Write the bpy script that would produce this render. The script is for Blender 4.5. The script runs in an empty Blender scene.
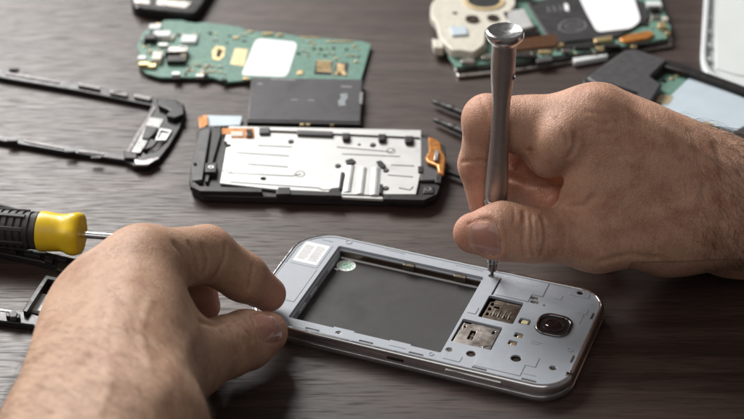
import bpy, bmesh, math, random
import numpy as np
from mathutils import Vector, Matrix
random.seed(7); rng = np.random.default_rng(7)
S = 0.001                      # everything below is written in millimetres
sc = bpy.context.scene; COL = sc.collection
PI = math.pi

# ------------------------------------------------------------------ camera
CF, CTH, CH = 1700.0, math.radians(33.011), 417.37
IW, IH = 744, 419
def at(px, py, z=0.0, Y=None):
    """the point of the table top (or of height z / depth Y) that the photo shows at px, py"""
    a = (px - IW/2)/CF; b = (IH/2 - py)/CF
    c, s = math.cos(CTH), math.sin(CTH)
    d = Vector((a, c + b*s, -s + b*c))
    t = (z - CH)/d.z if Y is None else Y/d.y
    return Vector((0, 0, CH)) + d*t
cam_d = bpy.data.cameras.new('camera'); cam = bpy.data.objects.new('camera', cam_d); COL.objects.link(cam)
cam.location = (0, 0, CH*S); cam.rotation_euler = (PI/2 - CTH, 0, 0)
cam_d.sensor_width = 36; cam_d.lens = 36*CF/IW; cam_d.clip_start = 0.02; cam_d.clip_end = 50
cam_d.dof.use_dof = True; cam_d.dof.focus_distance = 0.688; cam_d.dof.aperture_fstop = 11.0
sc.camera = cam
sc.view_settings.view_transform = 'Standard'; sc.view_settings.look = 'None'
sc.view_settings.gamma = 1; sc.view_settings.exposure = 0

# ------------------------------------------------------------------ materials
def node_mat(name):
    m = bpy.data.materials.new(name); m.use_nodes = True
    nt = m.node_tree; b = nt.nodes['Principled BSDF']
    return m, nt, b
def N(nt, typ, **kw):
    n = nt.nodes.new(typ)
    for k, v in kw.items():
        if k in n.inputs.keys(): n.inputs[k].default_value = v
        else: setattr(n, k, v)
    return n
def ramp(nt, fac, stops, interp='LINEAR'):
    r = nt.nodes.new('ShaderNodeValToRGB'); r.color_ramp.interpolation = interp
    e = r.color_ramp.elements
    while len(e) < len(stops): e.new(0.5)
    for i, (p, c) in enumerate(stops):
        e[i].position = p; e[i].color = (*c, 1) if len(c) == 3 else c
    nt.links.new(fac, r.inputs[0]); return r
def mat(name, col, rough=.5, metal=0., var=.12, nscale=.35, bump=0., bscale=2., spec=.5, coat=0., rvar=.1, smudge=None, trans=0.):
    """plain surface with uneven colour, gloss and a fine relief; scales are per millimetre"""
    m, nt, b = node_mat(name); L = nt.links.new
    tc = N(nt, 'ShaderNodeTexCoord')
    mp = N(nt, 'ShaderNodeMapping'); mp.inputs['Scale'].default_value = (1000,)*3; L(tc.outputs['Object'], mp.inputs[0])
    n1 = N(nt, 'ShaderNodeTexNoise', Scale=nscale, Detail=4.0, Roughness=.6); L(mp.outputs[0], n1.inputs['Vector'])
    lo = tuple(max(0, c*(1-var)) for c in col); hi = tuple(min(1, c*(1+var)) for c in col)
    r = ramp(nt, n1.outputs['Fac'], [(.3, lo), (.7, hi)])
    L(r.outputs[0], b.inputs['Base Color'])
    n2 = N(nt, 'ShaderNodeTexNoise', Scale=nscale*.6+.05, Detail=5.0, Roughness=.65); L(mp.outputs[0], n2.inputs['Vector'])
    mr = N(nt, 'ShaderNodeMapRange'); L(n2.outputs['Fac'], mr.inputs[0])
    mr.inputs['From Min'].default_value = .3; mr.inputs['From Max'].default_value = .7
    mr.inputs['To Min'].default_value = max(.02, rough-rvar); mr.inputs['To Max'].default_value = min(1, rough+rvar)
    L(mr.outputs[0], b.inputs['Roughness'])
    b.inputs['Metallic'].default_value = metal
    b.inputs['Specular IOR Level'].default_value = spec
    b.inputs['Coat Weight'].default_value = coat
    b.inputs['Transmission Weight'].default_value = trans
    if bump:
        n3 = N(nt, 'ShaderNodeTexNoise', Scale=bscale, Detail=3.0); L(mp.outputs[0], n3.inputs['Vector'])
        bp = N(nt, 'ShaderNodeBump', Strength=1.0, Distance=bump*S); L(n3.outputs['Fac'], bp.inputs['Height'])
        L(bp.outputs[0], b.inputs['Normal'])
    return m

# ------------------------------------------------------------------ objects
def tag(o, label=None, cat=None, group=None, kind=None):
    if label: o['label'] = label
    if cat: o['category'] = cat
    if group: o['group'] = group
    if kind: o['kind'] = kind
    return o
def empty(name, loc=(0, 0, 0), rz=0., label=None, cat=None, group=None, rot=None):
    o = bpy.data.objects.new(name, None); COL.objects.link(o); o.empty_display_size = .01
    o.location = Vector(loc)*S; o.rotation_euler = rot or (0, 0, rz)
    return tag(o, label, cat, group)
def link(name, bm, m, parent=None, bevel=0., segs=2, smooth=30, loc=None, rz=None):
    me = bpy.data.meshes.new(name)
    bm.normal_update(); bm.to_mesh(me); bm.free()
    me.transform(Matrix.Scale(S, 4))
    o = bpy.data.objects.new(name, me); COL.objects.link(o)
    for mm in (m if isinstance(m, (list, tuple)) else [m]): me.materials.append(mm)
    if parent: o.parent = parent
    if loc is not None: o.location = Vector(loc)*S
    if rz is not None: o.rotation_euler = (0, 0, rz)
    if bevel:
        b = o.modifiers.new('bevel', 'BEVEL'); b.width = bevel*S; b.segments = segs; b.limit_method = 'ANGLE'; b.angle_limit = math.radians(40)
        b.harden_normals = False
    me.shade_auto_smooth(angle=math.radians(smooth)) if hasattr(me, 'shade_auto_smooth') else None
    if smooth:
        for p in me.polygons: p.use_smooth = True
        try: me.set_sharp_from_angle(angle=math.radians(smooth))
        except Exception: pass
    return o
from mathutils.geometry import delaunay_2d_cdt
def inside(p, poly):
    x, y = p; c = False
    for i in range(len(poly)):
        (x1, y1), (x2, y2) = poly[i-1], poly[i]
        if (y1 > y) != (y2 > y) and x < (x2-x1)*(y-y1)/(y2-y1)+x1: c = not c
    return c
class B:
    """collects shapes (mm) into one mesh"""
    def __init__(s): s.bm = bmesh.new()
    def box(s, x0, x1, y0, y1, z0, z1, rz=0., mi=0, shear=0.):
        cx, cy = (x0+x1)/2, (y0+y1)/2
        vs = []
        for z in (z0, z1):
            for x, y in ((x0, y0), (x1, y0), (x1, y1), (x0, y1)):
                dx, dy = x-cx, y-cy
                vs.append(s.bm.verts.new((cx+dx*math.cos(rz)-dy*math.sin(rz), cy+dx*math.sin(rz)+dy*math.cos(rz), z)))
        for f in ((3, 2, 1, 0), (4, 5, 6, 7), (0, 1, 5, 4), (1, 2, 6, 5), (2, 3, 7, 6), (3, 0, 4, 7)):
            s.bm.faces.new([vs[i] for i in f]).material_index = mi
        return s
    def prism(s, pts, z0, z1, mi=0, holes=()):
        """outline with any number of holes, extruded"""
        loops = [list(pts)] + [list(h) for h in holes]
        def area(p): return sum(p[i][0]*p[(i+1) % len(p)][1]-p[(i+1) % len(p)][0]*p[i][1] for i in range(len(p)))
        if area(loops[0]) < 0: loops[0].reverse()
        for h in loops[1:]:
            if area(h) > 0: h.reverse()
        zt = z1 if callable(z1) else (lambda x, y: z1)
        tops = [[s.bm.verts.new((x, y, zt(x, y))) for x, y in l] for l in loops]
        bots = [[s.bm.verts.new((x, y, z0)) for x, y in l] for l in loops]
        for t, b in zip(tops, bots):
            n = len(t)
            for i in range(n):
                j = (i+1) % n
                s.bm.faces.new((b[i], b[j], t[j], t[i])).material_index = mi
        if len(loops) == 1:
            s.bm.faces.new(tops[0]).material_index = mi
            s.bm.faces.new(bots[0][::-1]).material_index = mi
        else:
            flat = [p for l in loops for p in l]; ed = []; k = 0
            for l in loops:
                ed += [(k+i, k+(i+1) % len(l)) for i in range(len(l))]; k += len(l)
            vo, _, fo, ov, _, _ = delaunay_2d_cdt([Vector(p) for p in flat], ed, [], 0, 1e-6)
            T = [v for l in tops for v in l]; Bt = [v for l in bots for v in l]
            for f in fo:
                c = (sum(vo[i].x for i in f)/len(f), sum(vo[i].y for i in f)/len(f))
                if not inside(c, loops[0]) or any(inside(c, h) for h in loops[1:]): continue
                ii = [ov[i][0] for i in f if ov[i]]
                if len(set(ii)) < 3: continue
                for V_, q in ((T, ii), (Bt, ii[::-1])):
                    try: s.bm.faces.new([V_[i] for i in q]).material_index = mi
                    except ValueError: pass
        return s
    def cyl(s, x, y, z0, z1, r, r2=None, n=24, mi=0):
        r2 = r if r2 is None else r2
        b = [s.bm.verts.new((x+r*math.cos(2*PI*i/n), y+r*math.sin(2*PI*i/n), z0)) for i in range(n)]
        t = [s.bm.verts.new((x+r2*math.cos(2*PI*i/n), y+r2*math.sin(2*PI*i/n), z1)) for i in range(n)]
        for i in range(n): s.bm.faces.new((b[i], b[(i+1) % n], t[(i+1) % n], t[i])).material_index = mi
        s.bm.faces.new(t).material_index = mi; s.bm.faces.new(b[::-1]).material_index = mi
        return s
    def ring(s, x, y, z0, z1, r, ri, n=28, mi=0, sx=1.):
        P = lambda q: [(x+q*sx*math.cos(2*PI*i/n), y+q*math.sin(2*PI*i/n)) for i in range(n)]
        o, i_ = P(r), P(ri); rows = []
        for pts, z in ((o, z0), (o, z1), (i_, z1), (i_, z0)): rows.append([s.bm.verts.new((a, b, z)) for a, b in pts])
        for k in range(4):
            a, b = rows[k], rows[(k+1) % 4]
            for i in range(n): s.bm.faces.new((a[i], a[(i+1) % n], b[(i+1) % n], b[i])).material_index = mi
        return s
    def lathe(s, prof, n=40, mi=0, axis=None):
        """prof: (r, z) from bottom to top about the local z axis"""
        rows = []
        for r, z in prof: rows.append([s.bm.verts.new((r*math.cos(2*PI*i/n), r*math.sin(2*PI*i/n), z)) for i in range(n)])
        for a, b in zip(rows, rows[1:]):
            for i in range(n): s.bm.faces.new((a[i], a[(i+1) % n], b[(i+1) % n], b[i])).material_index = mi
        s.bm.faces.new(rows[-1]).material_index = mi; s.bm.faces.new(rows[0][::-1]).material_index = mi
        return s
    def tube(s, pts, r, n=8, flat=1., mi=0):
        pts = [Vector(p) for p in pts]; rows = []
        rr = r if isinstance(r, (list, tuple)) else [r]*len(pts)
        for i, p in enumerate(pts):
            t = (pts[min(i+1, len(pts)-1)]-pts[max(i-1, 0)]).normalized()
            u = t.cross(Vector((0, 0, 1)));
            if u.length < .01: u = t.cross(Vector((0, 1, 0)))
            u.normalize(); v = u.cross(t).normalized()
            rows.append([s.bm.verts.new(p+u*rr[i]*math.cos(2*PI*k/n)+v*rr[i]*flat*math.sin(2*PI*k/n)) for k in range(n)])
        for a, b in zip(rows, rows[1:]):
            for i in range(n): s.bm.faces.new((a[i], a[(i+1) % n], b[(i+1) % n], b[i])).material_index = mi
        s.bm.faces.new(rows[-1]).material_index = mi; s.bm.faces.new(rows[0][::-1]).material_index = mi
        return s
    def done(s, name, m, parent=None, **kw):
        bmesh.ops.recalc_face_normals(s.bm, faces=s.bm.faces[:])
        return link(name, s.bm, m, parent, **kw)
def rrect(x0, x1, y0, y1, r, n=8, bow=0.):
    """rounded rectangle outline, r one radius or four (bl, br, tr, tl)"""
    rs = r if isinstance(r, (list, tuple)) else [r]*4
    out = []
    for (cx, cy, a0), q in zip(((x0+rs[0], y0+rs[0], PI), (x1-rs[1], y0+rs[1], 1.5*PI), (x1-rs[2], y1-rs[2], 0), (x0+rs[3], y1-rs[3], .5*PI)), rs):
        for i in range(n+1):
            a = a0+.5*PI*i/n; out.append((cx+q*math.cos(a), cy+q*math.sin(a)))
    if bow:
        mx, my = (x0+x1)/2, (y0+y1)/2; hx, hy = (x1-x0)/2, (y1-y0)/2
        out = [(mx+(x-mx)*(1+bow/hx*(1-((y-my)/hy)**2)), my+(y-my)) for x, y in out]
    return out
def pix(pts, z, org=None, rz=0.):
    """outline given by photo pixels on the plane z -> local xy about org"""
    o = []
    for p in pts:
        q = at(p[0], p[1], z)
        if org is not None:
            dx, dy = q.x-org[0], q.y-org[1]
            o.append((dx*math.cos(rz)+dy*math.sin(rz), -dx*math.sin(rz)+dy*math.cos(rz)))
        else: o.append((q.x, q.y))
    return o

# ------------------------------------------------------------------ light
w = bpy.data.worlds.new('World'); sc.world = w; w.use_nodes = True
bg = w.node_tree.nodes['Background']; bg.inputs[0].default_value = (1.0, .94, .90, 1); bg.inputs[1].default_value = .11
def area(name, loc, aim, sx, sy, power, col=(1, 1, 1)):
    l = bpy.data.lights.new(name, 'AREA'); l.shape = 'RECTANGLE'; l.size = sx; l.size_y = sy; l.energy = power; l.color = col
    o = bpy.data.objects.new(name, l); COL.objects.link(o); o.location = loc
    o.rotation_euler = (Vector(aim)-Vector(loc)).to_track_quat('-Z', 'Y').to_euler()
    return o
area('window_light', (-.86, 1.84, 1.10), (0, .62, 0), 1.25, .8, 64, (1, .985, .96))
area('side_light', (-1.3, .35, .95), (0, .6, 0), .8, .8, 3.5, (1, .95, .9))

area('fill_light', (-.35, -.75, 1.5), (.05, .6, 0), 1.8, 1.4, 7.5, (1, .97, .94))  # unseen fill lamp added on the camera side to brighten the right fist

# ------------------------------------------------------------------ table
def wood():
    m, nt, b = node_mat('dark stained wood'); L = nt.links.new
    tc = N(nt, 'ShaderNodeTexCoord')
    mp = N(nt, 'ShaderNodeMapping'); mp.inputs['Rotation'].default_value = (0, 0, math.radians(4)); mp.inputs['Scale'].default_value = (19, 240, 240)
    L(tc.outputs['Object'], mp.inputs[0])
    big = N(nt, 'ShaderNodeTexNoise', Scale=.55, Detail=3.0, Roughness=.5, Distortion=.6); L(mp.outputs[0], big.inputs['Vector'])
    fine = N(nt, 'ShaderNodeTexNoise', Scale=3.2, Detail=6.0, Roughness=.68, Distortion=.25); L(mp.outputs[0], fine.inputs['Vector'])
    mp2 = N(nt, 'ShaderNodeMapping'); mp2.inputs['Rotation'].default_value = (0, 0, math.radians(2)); mp2.inputs['Scale'].default_value = (60, 1150, 300)
    L(tc.outputs['Object'], mp2.inputs[0])
    pore = N(nt, 'ShaderNodeTexNoise', Scale=1.0, Detail=2.0, Roughness=.5); L(mp2.outputs[0], pore.inputs['Vector'])
    mx = N(nt, 'ShaderNodeMath', operation='ADD'); L(big.outputs['Fac'], mx.inputs[0]); L(fine.outputs['Fac'], mx.inputs[1])
    r = ramp(nt, mx.outputs[0], [(.36, (.020, .010, .008)), (.5, (.042, .024, .019)), (.64, (.074, .047, .039))])
    # ramp works on 0..1: halve the sum
    hv = N(nt, 'ShaderNodeMath', operation='MULTIPLY'); hv.inputs[1].default_value = .5; L(mx.outputs[0], hv.inputs[0]); L(hv.outputs[0], r.inputs[0])
    pr = ramp(nt, pore.outputs['Fac'], [(.33, (.62,)*3), (.47, (1,)*3)])
    mul = N(nt, 'ShaderNodeMix', data_type='RGBA', blend_type='MULTIPLY'); mul.inputs[0].default_value = 1
    L(r.outputs[0], mul.inputs[6]); L(pr.outputs[0], mul.inputs[7]); L(mul.outputs[2], b.inputs['Base Color'])
    rr = ramp(nt, fine.outputs['Fac'], [(.3, (.56,)*3), (.7, (.38,)*3)]); 
    ro = N(nt, 'ShaderNodeMath', operation='MULTIPLY_ADD'); ro.inputs[1].default_value = -.30; L(pr.outputs[0], ro.inputs[0])
    ra = N(nt, 'ShaderNodeMath', operation='ADD'); ra.inputs[1].default_value = .30; L(rr.outputs[0], ra.inputs[0]); L(ra.outputs[0], ro.inputs[2]); L(ro.outputs[0], b.inputs['Roughness'])
    sl = N(nt, 'ShaderNodeMath', operation='MULTIPLY'); sl.inputs[1].default_value = .62; L(pr.outputs[0], sl.inputs[0]); L(sl.outputs[0], b.inputs['Specular IOR Level'])
    hm = N(nt, 'ShaderNodeMath', operation='MULTIPLY_ADD'); hm.inputs[1].default_value = .28
    L(fine.outputs['Fac'], hm.inputs[0]); L(pr.outputs[0], hm.inputs[2])
    bp = N(nt, 'ShaderNodeBump', Strength=.5, Distance=.00024); L(hm.outputs[0], bp.inputs['Height']); L(bp.outputs[0], b.inputs['Normal'])

    return m
g = B(); g.box(-900, 900, 150, 1500, -28, 0)
tag(g.done('table_top', wood(), bevel=2), kind='structure')
g = B(); g.box(-3000, 3000, -1500, 3500, -780, -760)
tag(g.done('floor', mat('floor', (.12, .10, .09), .6)), kind='structure')
# ------------------------------------------------------------------ hands: signed distance fields turned into one skin surface each
VOX = .55
def smin(a, b, k):
    h = np.maximum(k-np.abs(a-b), 0)/k
    return np.minimum(a, b)-h*h*k*.25
class Body:
    def __init__(s): s.groups = []; s.det = []
    def group(s, k, *prims): s.groups.append((k, prims)); return s
    def f(s, P):
        d = None
        for k, prims in s.groups:
            g = None
            for q in prims:
                a, b, r1, r2 = q[:4]; kk = q[4] if len(q) > 4 else 3.; flat = q[5] if len(q) > 5 else None
                a = np.array(a, np.float32); b = np.array(b, np.float32); ab = b-a
                t = np.clip(((P-a)@ab)/max(1e-6, float(ab@ab)), 0, 1)
                v = P-a-t[:, None]*ab
                if flat is not None:
                    n, fa = flat; n = np.array(n, np.float32); n = n/np.linalg.norm(n)
                    v = v+(v@n)[:, None]*n*(1/fa-1)
                di = np.sqrt((v*v).sum(1))-(r1+(r2-r1)*t)
                g = di if g is None else smin(g, di, kk)
            d = g if d is None else smin(d, g, k)
        for pts, wd, dp in s.det:
            pts = np.array(pts, np.float32); lo, hi = pts.min(0)-3*wd, pts.max(0)+3*wd
            m = np.all((P > lo) & (P < hi), axis=1)
            if not m.any(): continue
            Q = P[m]; best = None
            if len(pts) == 1: best = np.linalg.norm(Q-pts[0], axis=1)
            for a, b in zip(pts, pts[1:]):
                ab = b-a; t = np.clip(((Q-a)@ab)/max(1e-6, float(ab@ab)), 0, 1)
                e = np.linalg.norm(Q-a-t[:, None]*ab, axis=1); best = e if best is None else np.minimum(best, e)
            d[m] += dp*np.exp(-(best/wd)**2)
        for a, b, r in getattr(s, 'cuts', []):                        # what the hand grips presses its own shape into it
            a = np.array(a, np.float32); ab = np.array(b, np.float32)-a
            t = np.clip(((P-a)@ab)/float(ab@ab), 0, 1); e = np.linalg.norm(P-a-t[:, None]*ab, axis=1)-r
            d = -smin(-d, e, 1.2)
        return d
    def __call__(s, P):
        P = np.asarray(P, np.float32)
        return np.concatenate([s.f(P[i:i+400000]) for i in range(0, len(P), 400000)]) if len(P) else np.zeros(0)
    def grad(s, P):
        e = .4; g = np.stack([s(P+np.array(v)*e)-s(P-np.array(v)*e) for v in ((1, 0, 0), (0, 1, 0), (0, 0, 1))], 1)
        return g/np.linalg.norm(g, axis=1, keepdims=True)
    def cast(s, P, D):
        """walk from P along D to the skin"""
        P = np.array(P, float); D = np.array(D, float)
        for _ in range(60): P = P+D*(s(P)*.8)[:, None]
        return P
    def onto(s, p, px=True):
        """the skin point seen at photo pixel p"""
        o = np.array([[0, 0, CH]]); q = np.array(at(p[0], p[1], 0)); d = (q-o); L = np.linalg.norm(d); d = d/L
        P = o+d*(L-260)
        return s.cast(P, d)[0]
    def crease(s, pixels, wd=.8, dp=.5):
        s.pend = getattr(s, 'pend', []); s.pend.append(([s.onto(p) for p in pixels], wd, dp*(1.45 if 0 < dp < .9 else 1))); return s
    def flush(s): s.det += getattr(s, 'pend', []); s.pend = []
    def mesh(s, lo, hi, vox):
        import openvdb
        n = [int((h-l)/vox)+1 for l, h in zip(lo, hi)]
        ax = [l+vox*np.arange(k, dtype=np.float32) for l, k in zip(lo, n)]
        K = 6; nb = [-(-k//K) for k in n]; n = [b*K for b in nb]                    # blocks of K cells; only those near the skin are sampled finely
        ax = [l+vox*np.arange(k, dtype=np.float32) for l, k in zip(lo, n)]
        C = np.stack(np.meshgrid(*[a[::K]+vox*(K-1)/2 for a in ax], indexing='ij'), -1).reshape(-1, 3).astype(np.float32)
        dc = s(C); rad = vox*K*.9*1.5+2.5
        arr = np.repeat(np.repeat(np.repeat(dc.reshape(nb), K, 0), K, 1), K, 2).astype(np.float32)
        near = np.flatnonzero(np.abs(dc) < rad); off = vox*(np.stack(np.meshgrid(*[np.arange(K)]*3, indexing='ij'), -1).reshape(-1, 3)-(K-1)/2).astype(np.float32)
        for q in range(0, len(near), 1500):
            idx = near[q:q+1500]; P = (C[idx][:, None]+off[None]).reshape(-1, 3).astype(np.float32); v = s.f(P).reshape(-1, K, K, K)
            for t, w_ in zip(idx, v):
                i, j, k = np.unravel_index(t, nb); arr[i*K:i*K+K, j*K:j*K+K, k*K:k*K+K] = w_
        arr = np.clip(arr, -3*vox, 3*vox)
        g = openvdb.FloatGrid(3*vox); g.copyFromArray(arr)
        pts, quads = g.convertToQuads(isovalue=0.0)
        return np.asarray(pts)*vox+np.array(lo), np.asarray(quads)
def skin_object(name, pts, quads, m, parent=None, red=()):
    me = bpy.data.meshes.new(name)
    me.from_pydata((pts*S).tolist(), [], quads[:, ::-1].tolist()); me.update()
    for p in me.polygons: p.use_smooth = True
    me.materials.append(m)
    a = me.color_attributes.new('flush', 'FLOAT_COLOR', 'POINT')
    v = np.zeros(len(pts))
    for c, r, k in red: v = np.maximum(v, k*np.exp(-(np.linalg.norm(pts-np.array(c), axis=1)/r)**2))
    cc = np.ones((len(pts), 4), np.float32); cc[:, :3] = v[:, None]; a.data.foreach_set('color', cc.ravel())
    o = bpy.data.objects.new(name, me); COL.objects.link(o); o.parent = parent
    return o
def skin_mat(name='skin', fold=(.75, .16, .16), base=(.55, .325, .225), dark=(.43, .215, .140)):
    m, nt, b = node_mat(name); L = nt.links.new
    tc = N(nt, 'ShaderNodeTexCoord'); mp = N(nt, 'ShaderNodeMapping'); mp.inputs['Scale'].default_value = (1000,)*3; L(tc.outputs['Object'], mp.inputs[0])
    n1 = N(nt, 'ShaderNodeTexNoise', Scale=.09, Detail=6.0, Roughness=.65); L(mp.outputs[0], n1.inputs['Vector'])
    r = ramp(nt, n1.outputs['Fac'], [(.32, dark), (.52, base), (.72, tuple(c*1.12 for c in base))])
    n2 = N(nt, 'ShaderNodeTexNoise', Scale=.9, Detail=4.0, Roughness=.7); L(mp.outputs[0], n2.inputs['Vector'])
    r2 = ramp(nt, n2.outputs['Fac'], [(.3, (.82, .76, .74)), (.6, (1, 1, 1))])
    mu = N(nt, 'ShaderNodeMix', data_type='RGBA', blend_type='MULTIPLY'); mu.inputs[0].default_value = .8
    L(r.outputs[0], mu.inputs[6]); L(r2.outputs[0], mu.inputs[7])
    at_ = N(nt, 'ShaderNodeAttribute', attribute_name='flush')
    mf = N(nt, 'ShaderNodeMix', data_type='RGBA', blend_type='MIX'); L(at_.outputs['Fac'], mf.inputs[0])
    L(mu.outputs[2], mf.inputs[6]); mf.inputs[7].default_value = (.54, .225, .155, 1)
    L(mf.outputs[2], b.inputs['Base Color'])
    b.inputs['Subsurface Weight'].default_value = .25; b.inputs['Subsurface Radius'].default_value = (1, .35, .18); b.inputs['Subsurface Scale'].default_value = .0013
    b.inputs['Roughness'].default_value = .52; b.inputs['Specular IOR Level'].default_value = .36
    # skin relief: small cells, finer grain and long soft folds
    v = N(nt, 'ShaderNodeTexVoronoi', Scale=1.15, feature='DISTANCE_TO_EDGE'); 
    wv = N(nt, 'ShaderNodeTexNoise', Scale=.5, Detail=2.0); L(mp.outputs[0], wv.inputs['Vector'])
    vm = N(nt, 'ShaderNodeVectorMath', operation='MULTIPLY_ADD'); vm.inputs[1].default_value = (1.6,)*3; L(wv.outputs['Color'], vm.inputs[0]); L(mp.outputs[0], vm.inputs[2]); L(vm.outputs[0], v.inputs['Vector'])
    vr = N(nt, 'ShaderNodeMapRange'); vr.inputs['From Max'].default_value = .25; L(v.outputs['Distance'], vr.inputs[0])
    n3 = N(nt, 'ShaderNodeTexNoise', Scale=3.5, Detail=3.0); L(mp.outputs[0], n3.inputs['Vector'])
    n4 = N(nt, 'ShaderNodeTexNoise', Scale=.22, Detail=3.0); L(mp.outputs[0], n4.inputs['Vector'])
    a1 = N(nt, 'ShaderNodeMath', operation='MULTIPLY_ADD'); a1.inputs[1].default_value = .25; L(n3.outputs['Fac'], a1.inputs[0]); L(vr.outputs[0], a1.inputs[2])
    a2 = N(nt, 'ShaderNodeMath', operation='MULTIPLY_ADD'); a2.inputs[1].default_value = 2.; L(n4.outputs['Fac'], a2.inputs[0]); L(a1.outputs[0], a2.inputs[2])
    mf_ = N(nt, 'ShaderNodeMapping'); mf_.inputs['Scale'].default_value = fold; L(vm.outputs[0], mf_.inputs[0])
    n5 = N(nt, 'ShaderNodeTexNoise', Scale=1.0, Detail=3.0, Roughness=.6); L(mf_.outputs[0], n5.inputs['Vector'])
    a3 = N(nt, 'ShaderNodeMath', operation='MULTIPLY_ADD'); a3.inputs[1].default_value = 3.2; L(n5.outputs['Fac'], a3.inputs[0]); L(a2.outputs[0], a3.inputs[2]); a2 = a3
    bp = N(nt, 'ShaderNodeBump', Strength=.75, Distance=.00012); L(a2.outputs[0], bp.inputs['Height']); L(bp.outputs[0], b.inputs['Normal'])
    return m
SKIN = skin_mat(); SKIN_L = skin_mat('skin of the left hand', (.2, .7, .2), (.51, .325, .222), (.42, .235, .152))
def nail_mat():
    m, nt, b = node_mat('finger nail'); L = nt.links.new
    tc = N(nt, 'ShaderNodeTexCoord'); sx = N(nt, 'ShaderNodeSeparateXYZ'); L(tc.outputs['UV'], sx.inputs[0])
    n = N(nt, 'ShaderNodeTexNoise', Scale=9.0, Detail=2.0); L(tc.outputs['UV'], n.inputs['Vector'])
    ad = N(nt, 'ShaderNodeMath', operation='MULTIPLY_ADD'); ad.inputs[1].default_value = .06; L(n.outputs['Fac'], ad.inputs[0]); L(sx.outputs['X'], ad.inputs[2])
    r = ramp(nt, ad.outputs[0], [(.0, (.50, .30, .24)), (.10, (.42, .21, .165)), (.84, (.44, .22, .17)), (.95, (.50, .31, .24))])
    L(r.outputs[0], b.inputs['Base Color']); b.inputs['Roughness'].default_value = .2; b.inputs['Coat Weight'].default_value = .3
    b.inputs['Subsurface Weight'].default_value = .2; b.inputs['Subsurface Scale'].default_value = .001
    return m
NAIL = nail_mat()
def nail(body, name, root, tip, wid, normal, parent, lift=.42, label=None):
    """a curved nail plate laid on the skin between root and tip (skin points), width wid"""
    root = np.array(root, float); tip = np.array(tip, float); ax = tip-root; Ln = np.linalg.norm(ax); ax /= Ln
    nrm = np.array(normal, float); nrm -= ax*(nrm@ax); nrm /= np.linalg.norm(nrm); sd = np.cross(ax, nrm)
    nu, nv = 14, 14; G = []; UV = []
    for i in range(nu+1):
        for j in range(nv+1):
            a, c = 2*i/nu-1, 2*j/nv-1
            u = a*math.sqrt(1-.42*c*c); v = c*math.sqrt(1-.34*a*a)*(1-.10*a)        # squircle, a little narrower at the tip
            G.append(root+ax*Ln*(u+1)/2+sd*v*wid/2+nrm*12); UV.append(((a+1)/2, (c+1)/2, u, v))
    G = np.array(G); P = body.cast(G, np.repeat(-nrm[None], len(G), 0))
    n = body.grad(P)
    h = np.array([lift*(1-.75*max(abs(u), abs(v))**4) + (.35 if u > .75 else 0)*0 for _, _, u, v in UV])
    # smooth the plate so it does not copy the skin's folds
    Q = (P+n*h[:, None]).reshape(nu+1, nv+1, 3)
    for _ in range(3): Q[1:-1, 1:-1] = (Q[:-2, 1:-1]+Q[2:, 1:-1]+Q[1:-1, :-2]+Q[1:-1, 2:])/4
    bm = bmesh.new(); vs = [[bm.verts.new(q) for q in row] for row in Q]
    lo = [[bm.verts.new(q-n.reshape(nu+1, nv+1, 3)[i][j]*.7) for j, q in enumerate(row)] for i, row in enumerate(Q)]
    uvl = bm.loops.layers.uv.new('UVMap')
    for i in range(nu):
        for j in range(nv):
            f = bm.faces.new((vs[i][j], vs[i+1][j], vs[i+1][j+1], vs[i][j+1]))
            for lp, (ii, jj) in zip(f.loops, ((i, j), (i+1, j), (i+1, j+1), (i, j+1))): lp[uvl].uv = (ii/nu, jj/nv)
    for rng_ in ([(i, 0) for i in range(nu+1)], [(nu, j) for j in range(nv+1)], [(i, nv) for i in range(nu, -1, -1)], [(0, j) for j in range(nv, -1, -1)]):
        for (i, j), (i2, j2) in zip(rng_, rng_[1:]):
            f = bm.faces.new((vs[i][j], lo[i][j], lo[i2][j2], vs[i2][j2]))
            for lp in f.loops: lp[uvl].uv = (i/nu, j/nv)
    bmesh.ops.recalc_face_normals(bm, faces=bm.faces[:])
    o = link(name, bm, NAIL, parent, smooth=50)
    if label: o['label'] = label
    return o
HAIR = mat('dark body hair', (.07, .042, .028), .45, var=.3)
def hairs(body, name, pts, choose, direction, n, ln, parent, rad=.045, lift=.45):
    idx = np.flatnonzero(choose(pts)); 
    wgt = choose(pts)[idx].astype(float); idx = rng.choice(idx, n, p=wgt/wgt.sum())
    P = pts[idx]+rng.normal(0, .3, (n, 3)); P = P-body(P)[:, None]*body.grad(P); Nn = body.grad(P)
    g = B()
    for p, nn in zip(P, Nn):
        d = np.array(direction(p), float); d = d-nn*(d@nn); d /= np.linalg.norm(d)
        sd = np.cross(nn, d); d = d+sd*rng.normal(0, .38); d /= np.linalg.norm(d)
        L_ = ln*rng.uniform(.5, 1.25); cv = rng.normal(0, .35); lf = lift*rng.uniform(.4, 1.5); q = p-nn*.2; out = [q]
        for k in range(4):
            q = q+d*L_/4+nn*lf*L_/4*(1-k*.42)+sd*cv*L_/4*(k*.4); out.append(q)
        g.tube(out, [rad, rad, rad*.85, rad*.6, rad*.2], n=3)
    o = g.done(name, HAIR, parent, smooth=0); o['kind'] = 'stuff'
    return o
Y0 = 579.94
def aY(px, py, dy): return np.array(at(px, py, None, Y0+dy))
def aZ(px, py, z): return np.array(at(px, py, z))

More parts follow.
